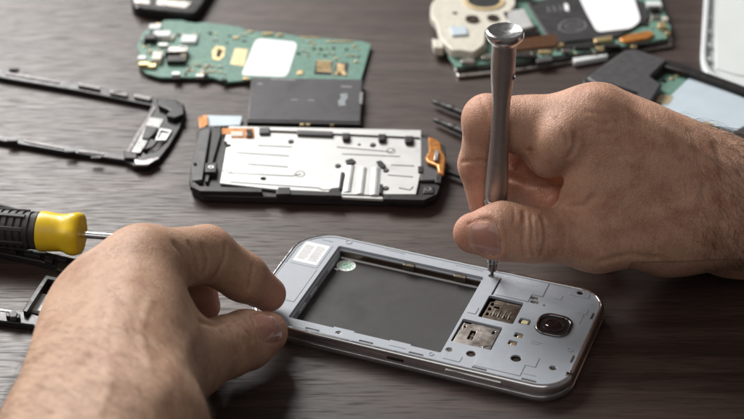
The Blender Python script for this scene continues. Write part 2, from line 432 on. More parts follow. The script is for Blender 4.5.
# ---- right hand: fist round the driver, thumb in front
def right_hand():
    T = aY(474, 233, -14); TI = aY(531, 235, -16); TM = aY(598, 238, -9); TC = aY(668, 225, 6)
    iM = aY(594, 120, 9); iP = aY(487, 119, 13); iD = aY(479, 165, 13); iT = aY(486, 203, 9)
    mM = aY(600, 113, 27); mP = aY(516, 150, 33); mD = aY(516, 182, 25); mT = aY(552, 202, 15)
    rM = aY(616, 165, 44); rP = aY(545, 172, 42); rD = aY(535, 200, 32); rT = aY(565, 215, 22)
    pM = aY(630, 195, 56); pP = aY(565, 200, 52); pD = aY(560, 216, 42); pT = aY(585, 225, 34)
    W1 = aY(738, 207, 4); W2 = aY(744, 218, 26); F1 = np.array((292., 556, 48)); F2 = np.array((292., 590, 40))
    up = np.array((0, -.4, .9))
    b = Body()
    nT = np.array((.05, -.8, .25))           # thumb flattened towards the driver
    b.group(1,
        # palm and back of the hand
        (iM, W1, 13.2, 19.5, 8), (mM, W2, 12.5, 20, 14), (rM, W2, 12, 20, 14), (pM, W2, 11, 19, 14),
        (TM, W1, 13.5, 20, 14), (TC, W2, 17, 20, 14), (aY(592, 158, 0), aY(588, 206, -5), 10.5, 11.5, 10), (aY(640, 165, 8), aY(700, 190, 12), 20, 23, 16), (aY(612, 200, 0), TC, 12, 18, 14),
        (W1, F1, 20, 28, 10), (W2, F2, 20.5, 28, 14))
    b.group(7, (iM, aY(526, 126, 14), 13.2, 11.4, 5), (aY(526, 126, 14), iP, 11.4, 9.2, 5), (iP, iP+np.array((0, 0, -1.)), 9.6, 9.6, 3), (iP, iD, 8.9, 8.2, 3), (iD, iT, 8.2, 7.2, 3))
    b.group(3.5, (aY(564, 138, 2), aY(549, 153, 5), 11.5, 10.0, 5))              # flesh squeezed between finger and thumb
    b.group(6, (TM, TI, 12.6, 10.8, 5, (nT, .9)), (TI, aY(502, 232, -15), 10.6, 11.2, 4, (nT, .84)), (aY(502, 231, -15), T, 11.3, 8.4, 5, (nT, .82)),
            )
    for M_, P_, D_, T_, r in ((mM, mP, mD, mT, 9), (rM, rP, rD, rT, 8.6), (pM, pP, pD, pT, 7.6)):
        b.group(2.5, (M_, P_, r+1.5, r, 4), (P_, D_, r*.97, r*.9, 3), (D_, T_, r*.9, r*.78, 3))
    # creases, read off the photo
    for c, wd, dp in (
        ([(524, 212), (524, 228), (523, 245), (526, 256)], .9, .75), ([(531, 216), (533, 230), (532, 245), (534, 256)], .8, .6),
        ([(542, 216), (546, 230), (545, 246), (541, 256)], .9, .8), ([(537, 222), (539, 240)], .7, .4), ([(549, 228), (550, 248)], .8, .35),
        ([(576, 134), (575, 146), (569, 157)], 1.1, .8), ([(566, 208), (585, 206), (592, 198)], 1.3, 1.1),
        ([(478, 160), (490, 163), (500, 163)], .8, .7), ([(462, 162), (470, 161), (480, 161)], .8, .55), ([(480, 98), (487, 112), (489, 128)], 1.0, .35),
        ([(530, 150), (523, 160), (518, 168)], 1.1, .8),
        ([(600, 262), (628, 255), (655, 258)], 1.6, .4), ([(612, 276), (640, 268)], 1.4, .3),
        ([(690, 132), (700, 165), (704, 200)], 1.6, .25), ([(715, 145), (722, 180), (722, 215), (716, 250)], 1.8, .35)):
        b.crease(c, wd, dp)
    for c, wd, dp in (([(606, 205), (612, 225), (622, 248)], 1.2, .22), ([(590, 128), (602, 134), (616, 133)], 1.0, .2), ([(588, 120), (603, 124), (620, 122)], .9, .2), ([(586, 112), (604, 114), (618, 111)], .9, .18),
        ([(556, 118), (566, 132), (568, 146)], 1.0, .3), ([(508, 100), (509, 112), (506, 130)], .8, .2), ([(498, 98), (500, 116), (497, 134)], .8, .2), ([(630, 210), (640, 232), (655, 250)], 1.3, .2), ([(575, 224), (590, 236), (600, 252)], 1.2, .22),
        ([(560, 215), (566, 232), (564, 254)], 1., .22), ([(514, 208), (515, 216), (513, 224)], .7, .25)):
        b.crease(c, wd, dp)
    for c, wd, dp in (([(510, 176), (528, 182), (546, 184), (562, 182)], 1.5, 2.4), ([(528, 162), (534, 172), (530, 180)], .8, .5), ([(540, 188), (548, 196)], .8, .5)):
        b.crease(c, wd, dp)
    # tendons and veins stand up
    for c, wd, dp in (([(592, 92), (630, 112), (680, 140), (730, 168)], 3.2, -.7), ([(612, 128), (650, 150), (700, 178)], 2.4, -.35),
        ([(600, 232), (640, 222), (690, 205)], 3.5, -.6), ([(650, 118), (668, 150), (690, 176)], 1.5, -.3)):
        b.crease(c, wd, dp)
    # nail bed: sink the skin, fold round it
    b.flush()
    nr = b.onto((499, 238)); nt_ = b.onto((468, 240)); nn = b.grad(np.array([b.onto((484, 237))]))[0]
    ax = nt_-nr; sd = np.cross(ax/np.linalg.norm(ax), nn)
    rim = [b.cast((nr+ax*u+sd*v*7.4+nn*8)[None], -nn[None])[0] for u, v in ((.95, -.85), (.6, -1.02), (.25, -1), (.04, -.7), (-.05, 0), (.04, .7), (.25, 1), (.6, 1.02), (.95, .85))]
    b.det.append((rim, .6, .8)); 
    rim2 = [b.cast((nr+ax*u+sd*v*9.2+nn*8)[None], -nn[None])[0] for u, v in ((.6, -1.02), (.2, -1), (-.06, -.7), (-.14, 0), (-.06, .7), (.2, 1), (.6, 1.02))]
    b.det.append((rim2, 1.0, -.35))
    dv = at(492, 275, 7.5); b.cuts = [((dv.x, dv.y, 7), (dv.x+.3, dv.y, 60), 4.75), ((dv.x+.3, dv.y, 58), (dv.x+.55, dv.y, 84), 3.75), ((dv.x+.5, dv.y, 86), (dv.x+.6, dv.y, 120), 4.9)]
    pts, quads = b.mesh((25, 520, 2), (292, 680, 105), VOX)
    root = empty('hand', (0, 0, 0), label='hairy right hand closed in a fist round the upright precision screwdriver', cat='hand')
    red = [(iP, 11, .55), (iT, 13, .6), (T, 14, .7), (aY(484, 237, -24), 9, .4), (iM, 13, .35), (TI, 9, .3), (mP, 14, .3), (mD, 14, .3), (mT, 14, .3), (iD, 10, .4), (aY(590, 205, -8), 12, .3)]
    skin_object('skin', pts, quads, SKIN, root, red)
    nail(b, 'thumb_nail', nr, nt_, 14.6, nn, root)
    def dens(P):
        x = P[:, 0]; v = np.clip((x-116)/40, 0, 1)**2.2*np.clip((P[:, 2]-18)/15, 0, 1)
        return v*(x < 190)
    hairs(b, 'arm_hair', pts, dens, lambda p: (.35, -.35, -.75), 4600, 9.5, root, rad=.046)
    def dens2(P): return ((P[:, 0] > 92) & (P[:, 0] < 150) & (P[:, 2] > 30)).astype(float)
    hairs(b, 'fine_hair', pts, dens2, lambda p: (.5, -.2, -.7), 260, 3.2, root, rad=.028, lift=.3)
    return root
# ---- left hand: pinching the phone's end
def left_hand():
    T = aZ(266, 333, 14); TI = aZ(226, 347, 21); TM = aZ(186, 362, 28); TC = aZ(138, 405, 34)
    iM = aZ(142, 264, 56); iP = aZ(206, 254, 42); iD = aZ(243, 277, 28); iT = aZ(268, 294, 16)
    mM = aZ(104, 281, 55); rM = aZ(84, 300, 47); pM = aZ(74, 332, 38)
    mP = aZ(172, 262, 34); mD = aZ(196, 290, 18); mT = aZ(203, 306, 10)
    rP = aZ(130, 275, 26); rD = aZ(160, 300, 13); rT = aZ(170, 325, 9.5)
    pP = aZ(95, 300, 20); pD = aZ(120, 325, 10); pT = aZ(130, 350, 9)
    W1 = aZ(128, 440, 50); W2 = aZ(74, 440, 46); F1 = np.array((-108., 300, 62)); F2 = np.array((-126., 300, 58))
    b = Body()
    b.group(1, (iM, W1, 12.8, 22, 8), (mM, W1, 12.0, 22, 9), (rM, W2, 12, 20, 9), (pM, W2, 12, 19, 12),
            (TM, TC, 13, 17, 14), (TC, W1, 17, 20, 14), (aZ(150, 330, 40), aZ(110, 400, 44), 15, 22, 16),
            (W1, F1, 24, 32, 12), (W2, F2, 22, 30, 14))
    b.group(10, (iM, iP, 12.8, 11.2, 5), (iP, iD, 10.7, 9.6, 3), (iD, iT, 9.5, 7.3, 3))
    b.group(8, (TM, TI, 13.2, 11.6, 5), (TI, aZ(246, 340, 17), 11.3, 11.2, 4), (aZ(246, 340, 17), T, 11.2, 8.6, 4))
    for M_, P_, D_, T_, r in ((mM, mP, mD, mT, 8.8), (rM, rP, rD, rT, 8.4), (pM, pP, pD, pT, 7.4)):
        b.group(3, (M_, P_, r+2, r, 4), (P_, D_, r*.97, r*.9, 3), (D_, T_, r*.9, r*.8, 3))
    for c, wd, dp in (
        ([(226, 246), (225, 258), (219, 270), (210, 282)], 1.0, .7), ([(253, 266), (251, 278), (249, 290)], .8, .5),
        ([(203, 246), (208, 262), (203, 276)], 1.2, .6), ([(190, 244), (199, 262), (196, 280)], 1.2, .7), ([(176, 245), (188, 262), (191, 282)], 1.6, .8),
        ([(236, 322), (243, 328), (252, 340)], .8, .5), ([(229, 326), (236, 336), (243, 348)], .8, .55), ([(222, 332), (228, 344), (234, 356)], .8, .5), ([(246, 320), (253, 330), (258, 340)], .7, .35),
        ([(200, 322), (214, 326), (224, 322)], 1.2, .5)):
        b.crease(c, wd, dp)
    for c, wd, dp in (([(136, 244), (130, 290), (118, 350), (100, 410)], 4.5, -.5), ([(96, 262), (92, 310), (84, 370), (70, 415)], 4.5, -.4),
        ([(150, 300), (140, 330), (150, 370)], 1.6, -.35), ([(115, 300), (105, 340), (112, 380), (100, 415)], 1.4, -.35),
        ([(196, 300), (188, 345), (160, 395)], 4, -.5)):
        b.crease(c, wd, dp)
    b.flush()
    nr = b.onto((257, 327)); nt_ = b.onto((281, 326)); nn = b.grad(np.array([b.onto((270, 327))]))[0]
    ax = nt_-nr; sd = np.cross(ax/np.linalg.norm(ax), nn)
    rim = [b.cast((nr+ax*u+sd*v*6.3+nn*8)[None], -nn[None])[0] for u, v in ((.95, -.85), (.6, -1.02), (.25, -1), (.04, -.7), (-.05, 0), (.04, .7), (.25, 1), (.6, 1.02), (.95, .85))]
    b.det.append((rim, .6, .7))
    pts, quads = b.mesh((-185, 300, 1), (-20, 590, 95), VOX)
    LH = True; root = empty('hand', (0, 0, 0), label='left hand with bent index finger and thumb pinching the end of the silver phone', cat='hand')
    red = [(iT, 15, .75), (iD, 9, .4), (T, 14, .7), (iM, 12, .3), (iP, 11, .35), (mT, 16, .8), (mD, 12, .8), (TI, 10, .3), (mM, 11, .25), (rM, 11, .25)]
    skin_object('skin', pts, quads, SKIN_L, root, red)
    nail(b, 'thumb_nail', nr, nt_, 12.5, nn, root)
    def dens(P): return np.clip((492-P[:, 1])/60, 0, 1)**1.3*np.clip((P[:, 2]-25)/15, 0, 1)*(P[:, 1] > 370)
    hairs(b, 'arm_hair', pts, dens, lambda p: (-.6, .25, -.3), 2600, 7.0, root, rad=.036)
    return root
# ------------------------------------------------------------------ materials of the electronics
HOUS = mat('blue grey plastic', (.365, .395, .44), .46, spec=.5, bump=.010, bscale=5., var=.03)
CHROME = mat('chrome', (.72, .72, .73), .16, 1., var=.05, rvar=.07)
DCHROME = mat('dark chrome', (.20, .19, .19), .2, 1., var=.1)
STEEL = mat('bright steel', (.52, .52, .51), .52, .6, var=.04, rvar=.08, nscale=.12, bump=.006, bscale=1.5)
CAGE = mat('nickel cage', (.46, .43, .40), .33, 1., var=.12, rvar=.1, bump=.01, bscale=1.2)
BRONZE = mat('bronze cage', (.20, .165, .13), .38, 1., var=.2, rvar=.1)
BLACKP = mat('black plastic', (.016, .014, .014), .45, spec=.35, var=.2, bump=.012, bscale=3., rvar=.12)
BLACKG = mat('black gloss plastic', (.015, .014, .015), .32, spec=.3, var=.2, rvar=.08)
GREYP = mat('charcoal plastic', (.055, .053, .056), .5, var=.08, bump=.01, bscale=4.)
BAY = mat('dark graphite film', (.044, .042, .041), .58, spec=.3, var=.12, nscale=.05, rvar=.12, bump=.004, bscale=3.)
HOLE = mat('deep black', (.006, .006, .006), .8)
GOLD = mat('gold contact', (.72, .54, .29), .34, .8, var=.08)
BRASS = mat('yellowed led', (.75, .66, .42), .35)
WHITE = mat('white paper', (.80, .81, .82), .7, spec=.3, var=.02)
INK = mat('grey ink', (.30, .28, .29), .6)
GREENI = mat('green ink', (.12, .40, .24), .55)
GLASS = mat('lens glass', (.016, .010, .010), .06, var=.1, rvar=.03)
SCREW = mat('steel screw', (.55, .54, .53), .3, 1.)
DSCREW = mat('dark screw', (.14, .10, .085), .35, 1.)
CREAM = mat('cream plastic', (.60, .57, .49), .42, var=.10, bump=.01)
WHITEP = mat('white gloss plastic', (.64, .67, .68), .35, var=.02)
PCB = mat('green solder mask', (.125, .235, .19), .52, spec=.3, var=.22, nscale=.5, bump=.02, bscale=1.2)
COPPER = mat('amber flex', (.50, .20, .05), .3, .35, var=.25, nscale=.3)
PALE = mat('pale blue film', (.50, .58, .64), .35, var=.05, nscale=.06)
TAPE = mat('black tape', (.035, .034, .036), .4, var=.15)
YEL = mat('yellow plastic', (.80, .55, .02), .33, var=.04, bump=.006)

def screw(parent, x, y, z, r=1.2, m=None, name='screw', deep=.5):
    m = m or SCREW; g = B(); g.ring(x, y, z-.3, z+.12, r+.45, r, n=20)
    o = g.done(name, m, parent, smooth=40)
    h = B(); h.cyl(x, y, z-.6, z-.12, r*.96, r*.8, n=20); h.done('head', m, o, smooth=40)
    k = B()
    for a in (PI/4, -PI/4): k.box(x-r*.62, x+r*.62, y-.17*r, y+.17*r, z-.2, z-.10+.002*a, rz=a)
    k.done('cross_recess', HOLE, o, smooth=0)
    return o

# ------------------------------------------------------------------ the phone being repaired
def main_phone():
    ph = empty('mobile_phone', (22.37, 559.89, 0), -math.radians(21.036),
               'silver rimmed phone without back cover or battery, held between both hands', 'phone')
    ol = lambda d, n=14: rrect(-67.2+d, 67.6-d, -35.8+d, 34.7-d, [max(1., q-d) for q in (16.5, 13, 12.5, 16.5)], n=n, bow=1.7)
    # front glass side, rim
    g = B(); g.prism(ol(.9), 0, 1.3); g.done('front_panel', WHITEP, ph, bevel=.4)
    # rim with a rounded profile: rings of vertices
    prof = [(1.1, .5), (.35, .8), (.05, 1.5), (.0, 2.4), (.12, 2.9), (.75, 3.05), (.85, 3.9), (.35, 4.1), (.28, 4.8), (.32, 6.4), (.5, 7.2), (.9, 7.75), (1.4, 7.95), (1.95, 7.8), (2.1, 7.4), (2.1, 5.0)]
    bm = bmesh.new(); rows = [[bm.verts.new((x, y, z)) for x, y in ol(d)] for d, z in prof]
    for a, b_ in zip(rows, rows[1:]+rows[:1]):
        for i in range(len(a)): bm.faces.new((a[i], a[(i+1) % len(a)], b_[(i+1) % len(a)], b_[i]))
    bmesh.ops.recalc_face_normals(bm, faces=bm.faces[:]); link('chrome_rim', bm, CHROME, ph, smooth=60)
    zt = 7.5
    bay = rrect(-49.3, 15.8, -28.2, 26.6, .8, n=3)
    sd = rrect(21.9, 36.6, -.3, 15.2, .5, n=2); sim = rrect(16.9, 33.6, -19.6, -3.9, .5, n=2)
    slot = [(22.3, 15.9), (23.1, 15.9), (23.1, 28.5), (22.3, 28.5)]
    circ = lambda x, y, r, n=20: [(x+r*math.cos(2*PI*i/n), y+r*math.sin(2*PI*i/n)) for i in range(n)]
    camh = rrect(52.3-7.2, 52.3+7.2, 4.6-7.2, 4.6+7.2, 5.2, n=6)
    flash = rrect(38.2, 43, 1.2, 5.2, .9, n=3)
    c1 = rrect(39.2, 42.6, -7.9, -4.9, .3, n=2); c2 = rrect(38.4, 41.9, -13.4, -10.6, .3, n=2)
    c3 = rrect(38.0, 41.2, 19.0, 20.9, .3, n=2); c4 = rrect(38.8, 42.2, 16.4, 18.2, .3, n=2)
    hs = [(27, -24.6, 1.9), (44.4, -21.3, 2.1), (18.2, -25.2, 1.45), (59.4, -21.7, 1.45), (56.2, 30.0, 1.3), (-59.4, 30.4, 1.3), (-26.5, -30.6, 1.2), (18.7, 28.7, 1.5), (44.8, 16.6, .55)]
    tabs = [rrect(x, x+6, -33.0, -31.8, .3, n=2) for x in (-40, -17, 4, 30, 50)] + [rrect(64.6, 65.6, y, y+5, .3, n=2) for y in (-16, 14)]
    holes = [bay, sd, sim, slot, camh, flash, c1, c2, c3, c4] + [circ(*h) for h in hs] + tabs
    g = B(); g.prism(ol(2.12), 6.2, zt, holes=holes)
    hous = g.done('back_housing', HOUS, ph, bevel=.22, segs=2)
    # lower board seen through every opening
    g = B(); g.prism(ol(2.4), 1.35, 2.0); g.done('inner_board', HOLE, ph)
    # raised panels of the moulding
    g = B(); g.prism(rrect(-64.5, -51.5, 7.5, 25.8, .6, n=2), zt-.1, zt+.12); g.done('moulded_panel', HOUS, ph, bevel=.12)
    g = B(); g.prism([(24, 16.4), (38, 16.4), (38, 21.8), (42.6, 21.8), (42.6, 31.6), (24, 31.6)], zt-.1, zt+.25); g.done('moulded_panel', HOUS, ph, bevel=.12)
    g = B(); g.prism([(30, -31.2), (49, -31.2), (49, -24), (53, -24), (53, -18.0), (40.8, -18.0), (40.8, -22.8), (30, -22.8)], zt-.1, zt+.22, holes=[circ(44.4, -21.3, 2.15)]); g.done('moulded_panel', HOUS, ph, bevel=.12)
    g = B(); g.prism(rrect(17.2, 24.6, -31.4, -27.5, .5, n=2), zt-.1, zt+.2); g.done('moulded_panel', HOUS, ph, bevel=.12)
    g = B(); g.prism(rrect(52, 60.5, 27.2, 32.0, .6, n=2), zt-.1, zt+.2, holes=[circ(56.2, 30, 1.35)]); g.done('moulded_panel', HOUS, ph, bevel=.12)
    g = B(); g.prism(rrect(58.6, 62.6, 16.2, 20.4, .5, n=2), zt-.1, zt+.2); g.done('moulded_panel', HOUS, ph, bevel=.12)
    g = B(); g.prism(rrect(16.8, 20.6, .6, 5.6, .5, n=2), zt-.1, zt+.22); g.done('moulded_panel', HOUS, ph, bevel=.12)
    # small moulded marks and ridges
    for x, y, w_, d_ in ((29, 25, 8, .35), (29, 23.6, 6.5, .35), (60.8, 23.2, 2.6, .4), (61.2, 9, .4, 7), (46.5, -8.5, 5, .35), (46.5, -9.8, 3.6, .35), (47, 22.5, 3.2, 3.2), (-58, 28.2, 5, .4), (47.5, -29.2, 7, .4), (-30, 30.8, 9, .35), (2, 30.6, 12, .35), (-5, -31.0, 7, .3)):
        g = B(); g.box(x, x+w_, y, y+d_, zt-.05, zt+.16); g.done('moulded_ridge', HOUS, ph, bevel=.07)
    for x, y, r in ((-46.5, 30.6, 1.5), (12.5, -30.4, 1.1), (62.5, -8.5, 1.2)):
        g = B(); g.ring(x, y, zt-.05, zt+.2, r, r-.4, n=20); g.done('moulded_boss', HOUS, ph, smooth=40)
    g = B()
    for k in range(9): g.box(29.5+1.05*k, 30.1+1.05*k, 27.4, 28.5, zt+.2, zt+.31)
    g.done('embossed_marks', HOUS, ph, bevel=.04)
    # left end plate with its seam
    g = B(); g.prism([(-65.6, -18), (-51.2, -18), (-51.2, 6.7), (-66.4, 6.7)], zt-.1, zt+.14); g.done('antenna_cover', HOUS, ph, bevel=.15)
    # outer lip of the housing: bright edge
    lip = B(); lip.prism(ol(2.15), zt-.2, zt+.22, holes=[ol(2.75)]); lip.done('housing_lip', HOUS, ph, bevel=.1)
    # battery bay
    g = B(); g.prism(rrect(-49.9, 16.4, -28.8, 27.2, .6, n=2), 2.05, 6.25, holes=[rrect(-48.4, 15.2, -27.6, 25.6, .6, n=2)])
    g.done('bay_wall', HOUS, ph, bevel=.15)
    g = B(); g.box(-48.4, 15.2, -27.6, 25.6, 2.02, 2.5); fl = g.done('bay_floor', BAY, ph)
    g = B(); g.box(-47.6, 14.6, 24.5, 25.0, 2.5, 3.3)
    g.done('metal_strip', WHITEP, ph, bevel=.08)
    g = B(); g.box(-48.2, 15.0, 25.05, 25.58, 2.5, 5.7); g.done('dark_recess_strip', DSCREW, ph)  # dark strip added to paint the dark recess along the far wall
    g = B()
    for x, w_ in ((-19.4, 5.0), (3.2, 5.2)): g.box(x, x+w_, 24.2, 26.3, 4.0, 6.6)
    g.done('clip', BRONZE, ph, bevel=.2)
    g = B()
    for y in (-20, -8, 11): g.box(-48.45, -47.6, y, y+6.5, 3.6, 5.4)
    g.done('wall_latch', HOUS, ph, bevel=.2)
    g = B(); 
    for x in (-30, -6): g.box(x, x+9, -27.7, -26.6, 4.6, 6.9)
    g.done('wall_latch', HOUS, ph, bevel=.2)
    # round sticker: white ring, green emblem
    st = B(); st.cyl(-43.6, 20.4, 2.5, 2.56, 3.9, n=32); st.ring(-43.6, 20.4, 2.5, 2.6, 4.1, 3.6, n=32)
    st.prism([(-47, 17.4), (-45.5, 17.0), (-45.8, 15.6), (-47.6, 16.4)], 2.5, 2.58)
    so = st.done('round_sticker', mat('sticker face', (.78, .84, .80), .5), ph, smooth=0)
    e = B(); e.cyl(-43.6, 20.4, 2.56, 2.64, 2.3, n=24); 
    for k in range(10):
        a = k*PI/5; e.box(-43.6+3.0*math.cos(a)-.35, -43.6+3.0*math.cos(a)+.35, 20.4+3.0*math.sin(a)-.15, 20.4+3.0*math.sin(a)+.15, 2.56, 2.63, rz=a+PI/2)
    e.done('emblem', GREENI, so, smooth=0)
    e = B(); e.tube([(-44.9, 19.6, 2.66), (-43.9, 19.2, 2.66), (-42.4, 21.6, 2.66)], .28, n=4, flat=.3); e.ring(-43.6, 20.4, 2.6, 2.66, 1.9, 1.6, n=20); e.done('emblem_mark', WHITE, so, smooth=0)
    # paper label with two printed code blocks
    g = B(); g.prism(rrect(-63.7, -52.5, 9.2, 24.5, .5, n=3), zt+.1, zt+.2); lb = g.done('paper_label', WHITE, ph, smooth=0)
    g = B()
    for bx in (-62.6, -57.6):
        y = 11.6
        while y < 22.4:
            h_ = random.uniform(.22, .5); x = bx
            g.box(x, bx+random.uniform(3.4, 4.3), y, y+h_*.7, zt+.2, zt+.225, rz=.0)
            y += h_+.42
    g.done('printed_code', INK, lb, smooth=0)
    # memory card slot: bronze cage with cut-outs
    g = B(); hl = [rrect(25.8, 28.2, 8.9, 10.1, .3, n=2)]+[rrect(26+2.2*k, 27.6+2.2*k, 3.4, 5.2, .2, n=2) for k in range(4)]+[rrect(24, 25.2, 3+3.5*k, 5+3.5*k, .3, n=2) for k in range(3)]
    g.prism([(23.2, .9), (36, .9), (36, 14.4), (25, 14.4), (24.6, 12.8), (23.2, 12.4)], 6.1, 6.5, holes=hl)
    sdo = g.done('memory_card_slot', BRONZE, ph, bevel=.12)
    g = B()
    for k in range(4): g.box(26.5+2.2*k, 27.1+2.2*k, 3.2, 8.4, 6.5, 6.68)
    g.box(25.6, 29, 11.5, 12, 6.5, 6.7); g.box(30, 35, 13, 13.5, 6.5, 6.7)
    g.done('spring_contact', CAGE, sdo, bevel=.06)
    # sim slot: nickel cage
    g = B(); g.prism([(17.6, -18.9), (32.9, -18.9), (32.9, -4.8), (21, -4.8), (20.6, -5.6), (17.6, -5.6)], 6.3, 6.9, holes=[rrect(22.2, 24.4, -15.4, -9.2, .4, n=2), rrect(30.4, 31.4, -8.8, -6.6, .3, n=2), rrect(18.4, 19.4, -8.6, -7.4, .2, n=2)])
    si = g.done('sim_card_slot', CAGE, ph, bevel=.15)
    g = B(); g.box(22.6, 23.6, -15.0, -9.4, 5.6, 6.0); g.box(22.5, 24.1, -12.5, -11.9, 5.9, 6.3); g.done('spring_contact', BRONZE, si)
    g = B(); g.tube([(18.4, -5.9, 7), (18.4, -8.2, 7.05), (18.8, -10, 6.9)], .22, n=6); g.tube([(29.6, -18.2, 7), (31.2, -16.6, 7.05), (32.4, -16.4, 6.95)], .25, n=6); g.done('retaining_wire', SCREW, si)
    # camera
    g = B(); cx, cy = 52.3, 4.6
    sq = lambda r, rr: rrect(cx-r, cx+r, cy-r, cy+r, rr, n=8)
    rows = []
    for r, rr, z in ((7.15, 5.2, 6.3), (7.15, 5.2, 8.0), (6.8, 4.9, 8.35), (6.1, 4.5, 8.3), (5.8, 4.2, 7.9), (5.7, 4.1, 7.5)): rows.append([g.bm.verts.new((x, y, z)) for x, y in sq(r, rr)])
    for a, b_ in zip(rows, rows[1:]):
        for i in range(len(a)): g.bm.faces.new((a[i], a[(i+1) % len(a)], b_[(i+1) % len(a)], b_[i]))
    co = g.done('rear_camera', DCHROME, ph, smooth=50)
    g = B(); g.prism(sq(5.75, 4.15), 7.2, 7.6); g.done('camera_window', BLACKG, co)
    g = B(); g.ring(cx, cy, 7.6, 7.85, 4.3, 3.6, n=40); g.done('lens_ring', DCHROME, co, smooth=40)
    g = B(); g.lathe([(3.3, 7.6), (2.9, 7.78), (1.9, 7.98), (.7, 8.08), (.1, 8.09)], n=28)
    for v in g.bm.verts: v.co.x += cx; v.co.y += cy
    g.done('lens', GLASS, co, smooth=60)
    # flash and contacts
    g = B(); g.prism(rrect(38.3, 42.9, 1.3, 5.1, .9, n=3), 5.6, 6.7); f = g.done('flash_lamp', CAGE, ph, bevel=.15)
    g = B(); g.prism(rrect(39.3, 42.0, 2.0, 4.4, .5, n=3), 6.7, 7.2); g.done('led', BRASS, f, bevel=.25)
    for x0, x1, y0, y1 in ((40.4, 42.2, -7.5, -5.3), (39.2, 41.5, -13.1, -10.9), (39.6, 40.8, 19.2, 20.6), (40.6, 41.8, 16.6, 18.0)):
        g = B(); g.box(x0, x1, y0, y1, 5.4, 6.9); g.done('spring_pad', GOLD, ph, bevel=.3)
    for (x, y, r), m in zip(hs[:8], (DSCREW, DSCREW, SCREW, SCREW, DSCREW, DSCREW, SCREW, SCREW)):
        screw(ph, x, y, 7.0, r-.5, m)
    # rim details: long side key, end port, corner notch, tab plates
    g = B(); g.prism([(20, -36.0), (43, -36.0), (43, -35.0), (20, -35.0)], 4.3, 6.2); g.done('side_key', CHROME, ph, bevel=.35)
    g = B(); g.box(-4, 3, -35.9, -35.0, 4.5, 5.6); g.done('side_slot', HOLE, ph, bevel=.2)
    for x in (-40, -17, 4, 30, 50): g = B(); g.box(x+.6, x+5.4, -32.8, -32.0, 6.3, 7.2); g.done('latch_plate', CHROME, ph, bevel=.1)
    for y in (-16, 14): g = B(); g.box(64.75, 65.4, y+.5, y+4.5, 6.3, 7.3); g.done('latch_plate', CHROME, ph, bevel=.1)
    g = B(); g.box(65.0, 67.8, -24.6, -22.4, 6.4, 8.0); g.box(66.0, 67.4, -22.4, -20.8, 6.4, 7.8); g.done('strap_notch', DCHROME, ph, bevel=.3)
    return ph

# ------------------------------------------------------------------ precision screwdriver standing in the fist
def driver():
    p = at(492, 275, 7.5); 
    t = empty('precision_screwdriver', (p.x, p.y, 7.3), label='slim grey brown metal screwdriver standing upright with a silver cap, gripped by the right hand', cat='screwdriver')
    t.rotation_euler = (0, math.radians(.3), 0)
    HND = mat('brown grey anodised metal', (.36, .315, .30), .38, .7, var=.06, rvar=.06)
    CAPM = mat('brushed cap', (.62, .62, .63), .24, 1., var=.05)
    g = B(); g.lathe([(.35, 0), (.7, 1.5), (1.1, 2.2), (1.9, 3.0), (1.9, 7)], n=24); g.done('bit', DSCREW, t, smooth=50)
    g = B(); g.lathe([(1.9, 6.5), (2.3, 7.2), (2.3, 14.5), (3.4, 16.5), (3.4, 36)], n=32); g.done('shaft', DCHROME, t, smooth=40)
    g = B(); g.lathe([(4.0, 35), (4.8, 36), (4.8, 37.8), (4.3, 38.4)], n=40); g.done('collar', CAGE, t, smooth=50)
    g = B(); g.lathe([(4.3, 38.4), (4.75, 39), (4.7, 44), (4.45, 50), (4.1, 57), (3.8, 65), (3.55, 73), (3.5, 79), (3.7, 84), (4.15, 89), (4.6, 94), (4.8, 99), (4.75, 104), (4.7, 107), (5.2, 109)], n=48); h = g.done('handle', HND, t, smooth=60)
    g = B(); g.lathe([(5.2, 109), (6.6, 110.6), (7.3, 111.6), (7.5, 112.8), (7.2, 114), (6.6, 114.4), (5.9, 114.2), (3, 113.3), (.2, 113.0)], n=48); g.done('spinning_cap', CAPM, t, smooth=40)
    g = B(); g.cyl(0, 0, -0.4, .4, 1.5, n=20)
    for v in g.bm.verts: v.co = Vector((v.co.z*1.0+4.5, v.co.x-1.4, v.co.y+95))
    d = g.done('set_screw', CAPM, h, bevel=.2)
    return t
# ------------------------------------------------------------------ other things on the table; outlines are measured off the photo on the plane they lie in
def frame_of(a, b, z=0):
    """origin at the middle of a-b (photo pixels on plane z) and the direction from a to b"""
    p, q = at(a[0], a[1], z), at(b[0], b[1], z)
    return ((p.x+q.x)/2, (p.y+q.y)/2), math.atan2(q.y-p.y, q.x-p.x)
class Flat:
    """a thing lying on the table whose outlines are given in photo pixels"""
    def __init__(s, name, a, b, label, cat, group=None, z0=0):
        s.o, s.r = frame_of(a, b); s.root = empty(name, (s.o[0], s.o[1], z0), s.r, label, cat, group); s.z0 = z0
    def P(s, pts, z): return pix(pts, z+s.z0, s.o, s.r)
    def pt(s, p, z): return s.P([p], z)[0]
    def slab(s, name, pts, z0, z1, m, holes=(), parent=None, bevel=.2, **kw):
        g = B(); g.prism(s.P(pts, z1), z0, z1, holes=[s.P(h, z1) for h in holes]); return g.done(name, m, parent or s.root, bevel=bevel, **kw)
    def box(s, name, p, w_, d_, z0, z1, m, parent=None, bevel=.2, rz=0.):
        x, y = s.pt(p, z1); g = B(); g.box(x-w_/2, x+w_/2, y-d_/2, y+d_/2, z0, z1, rz=rz-s.r); return g.done(name, m, parent or s.root, bevel=bevel)
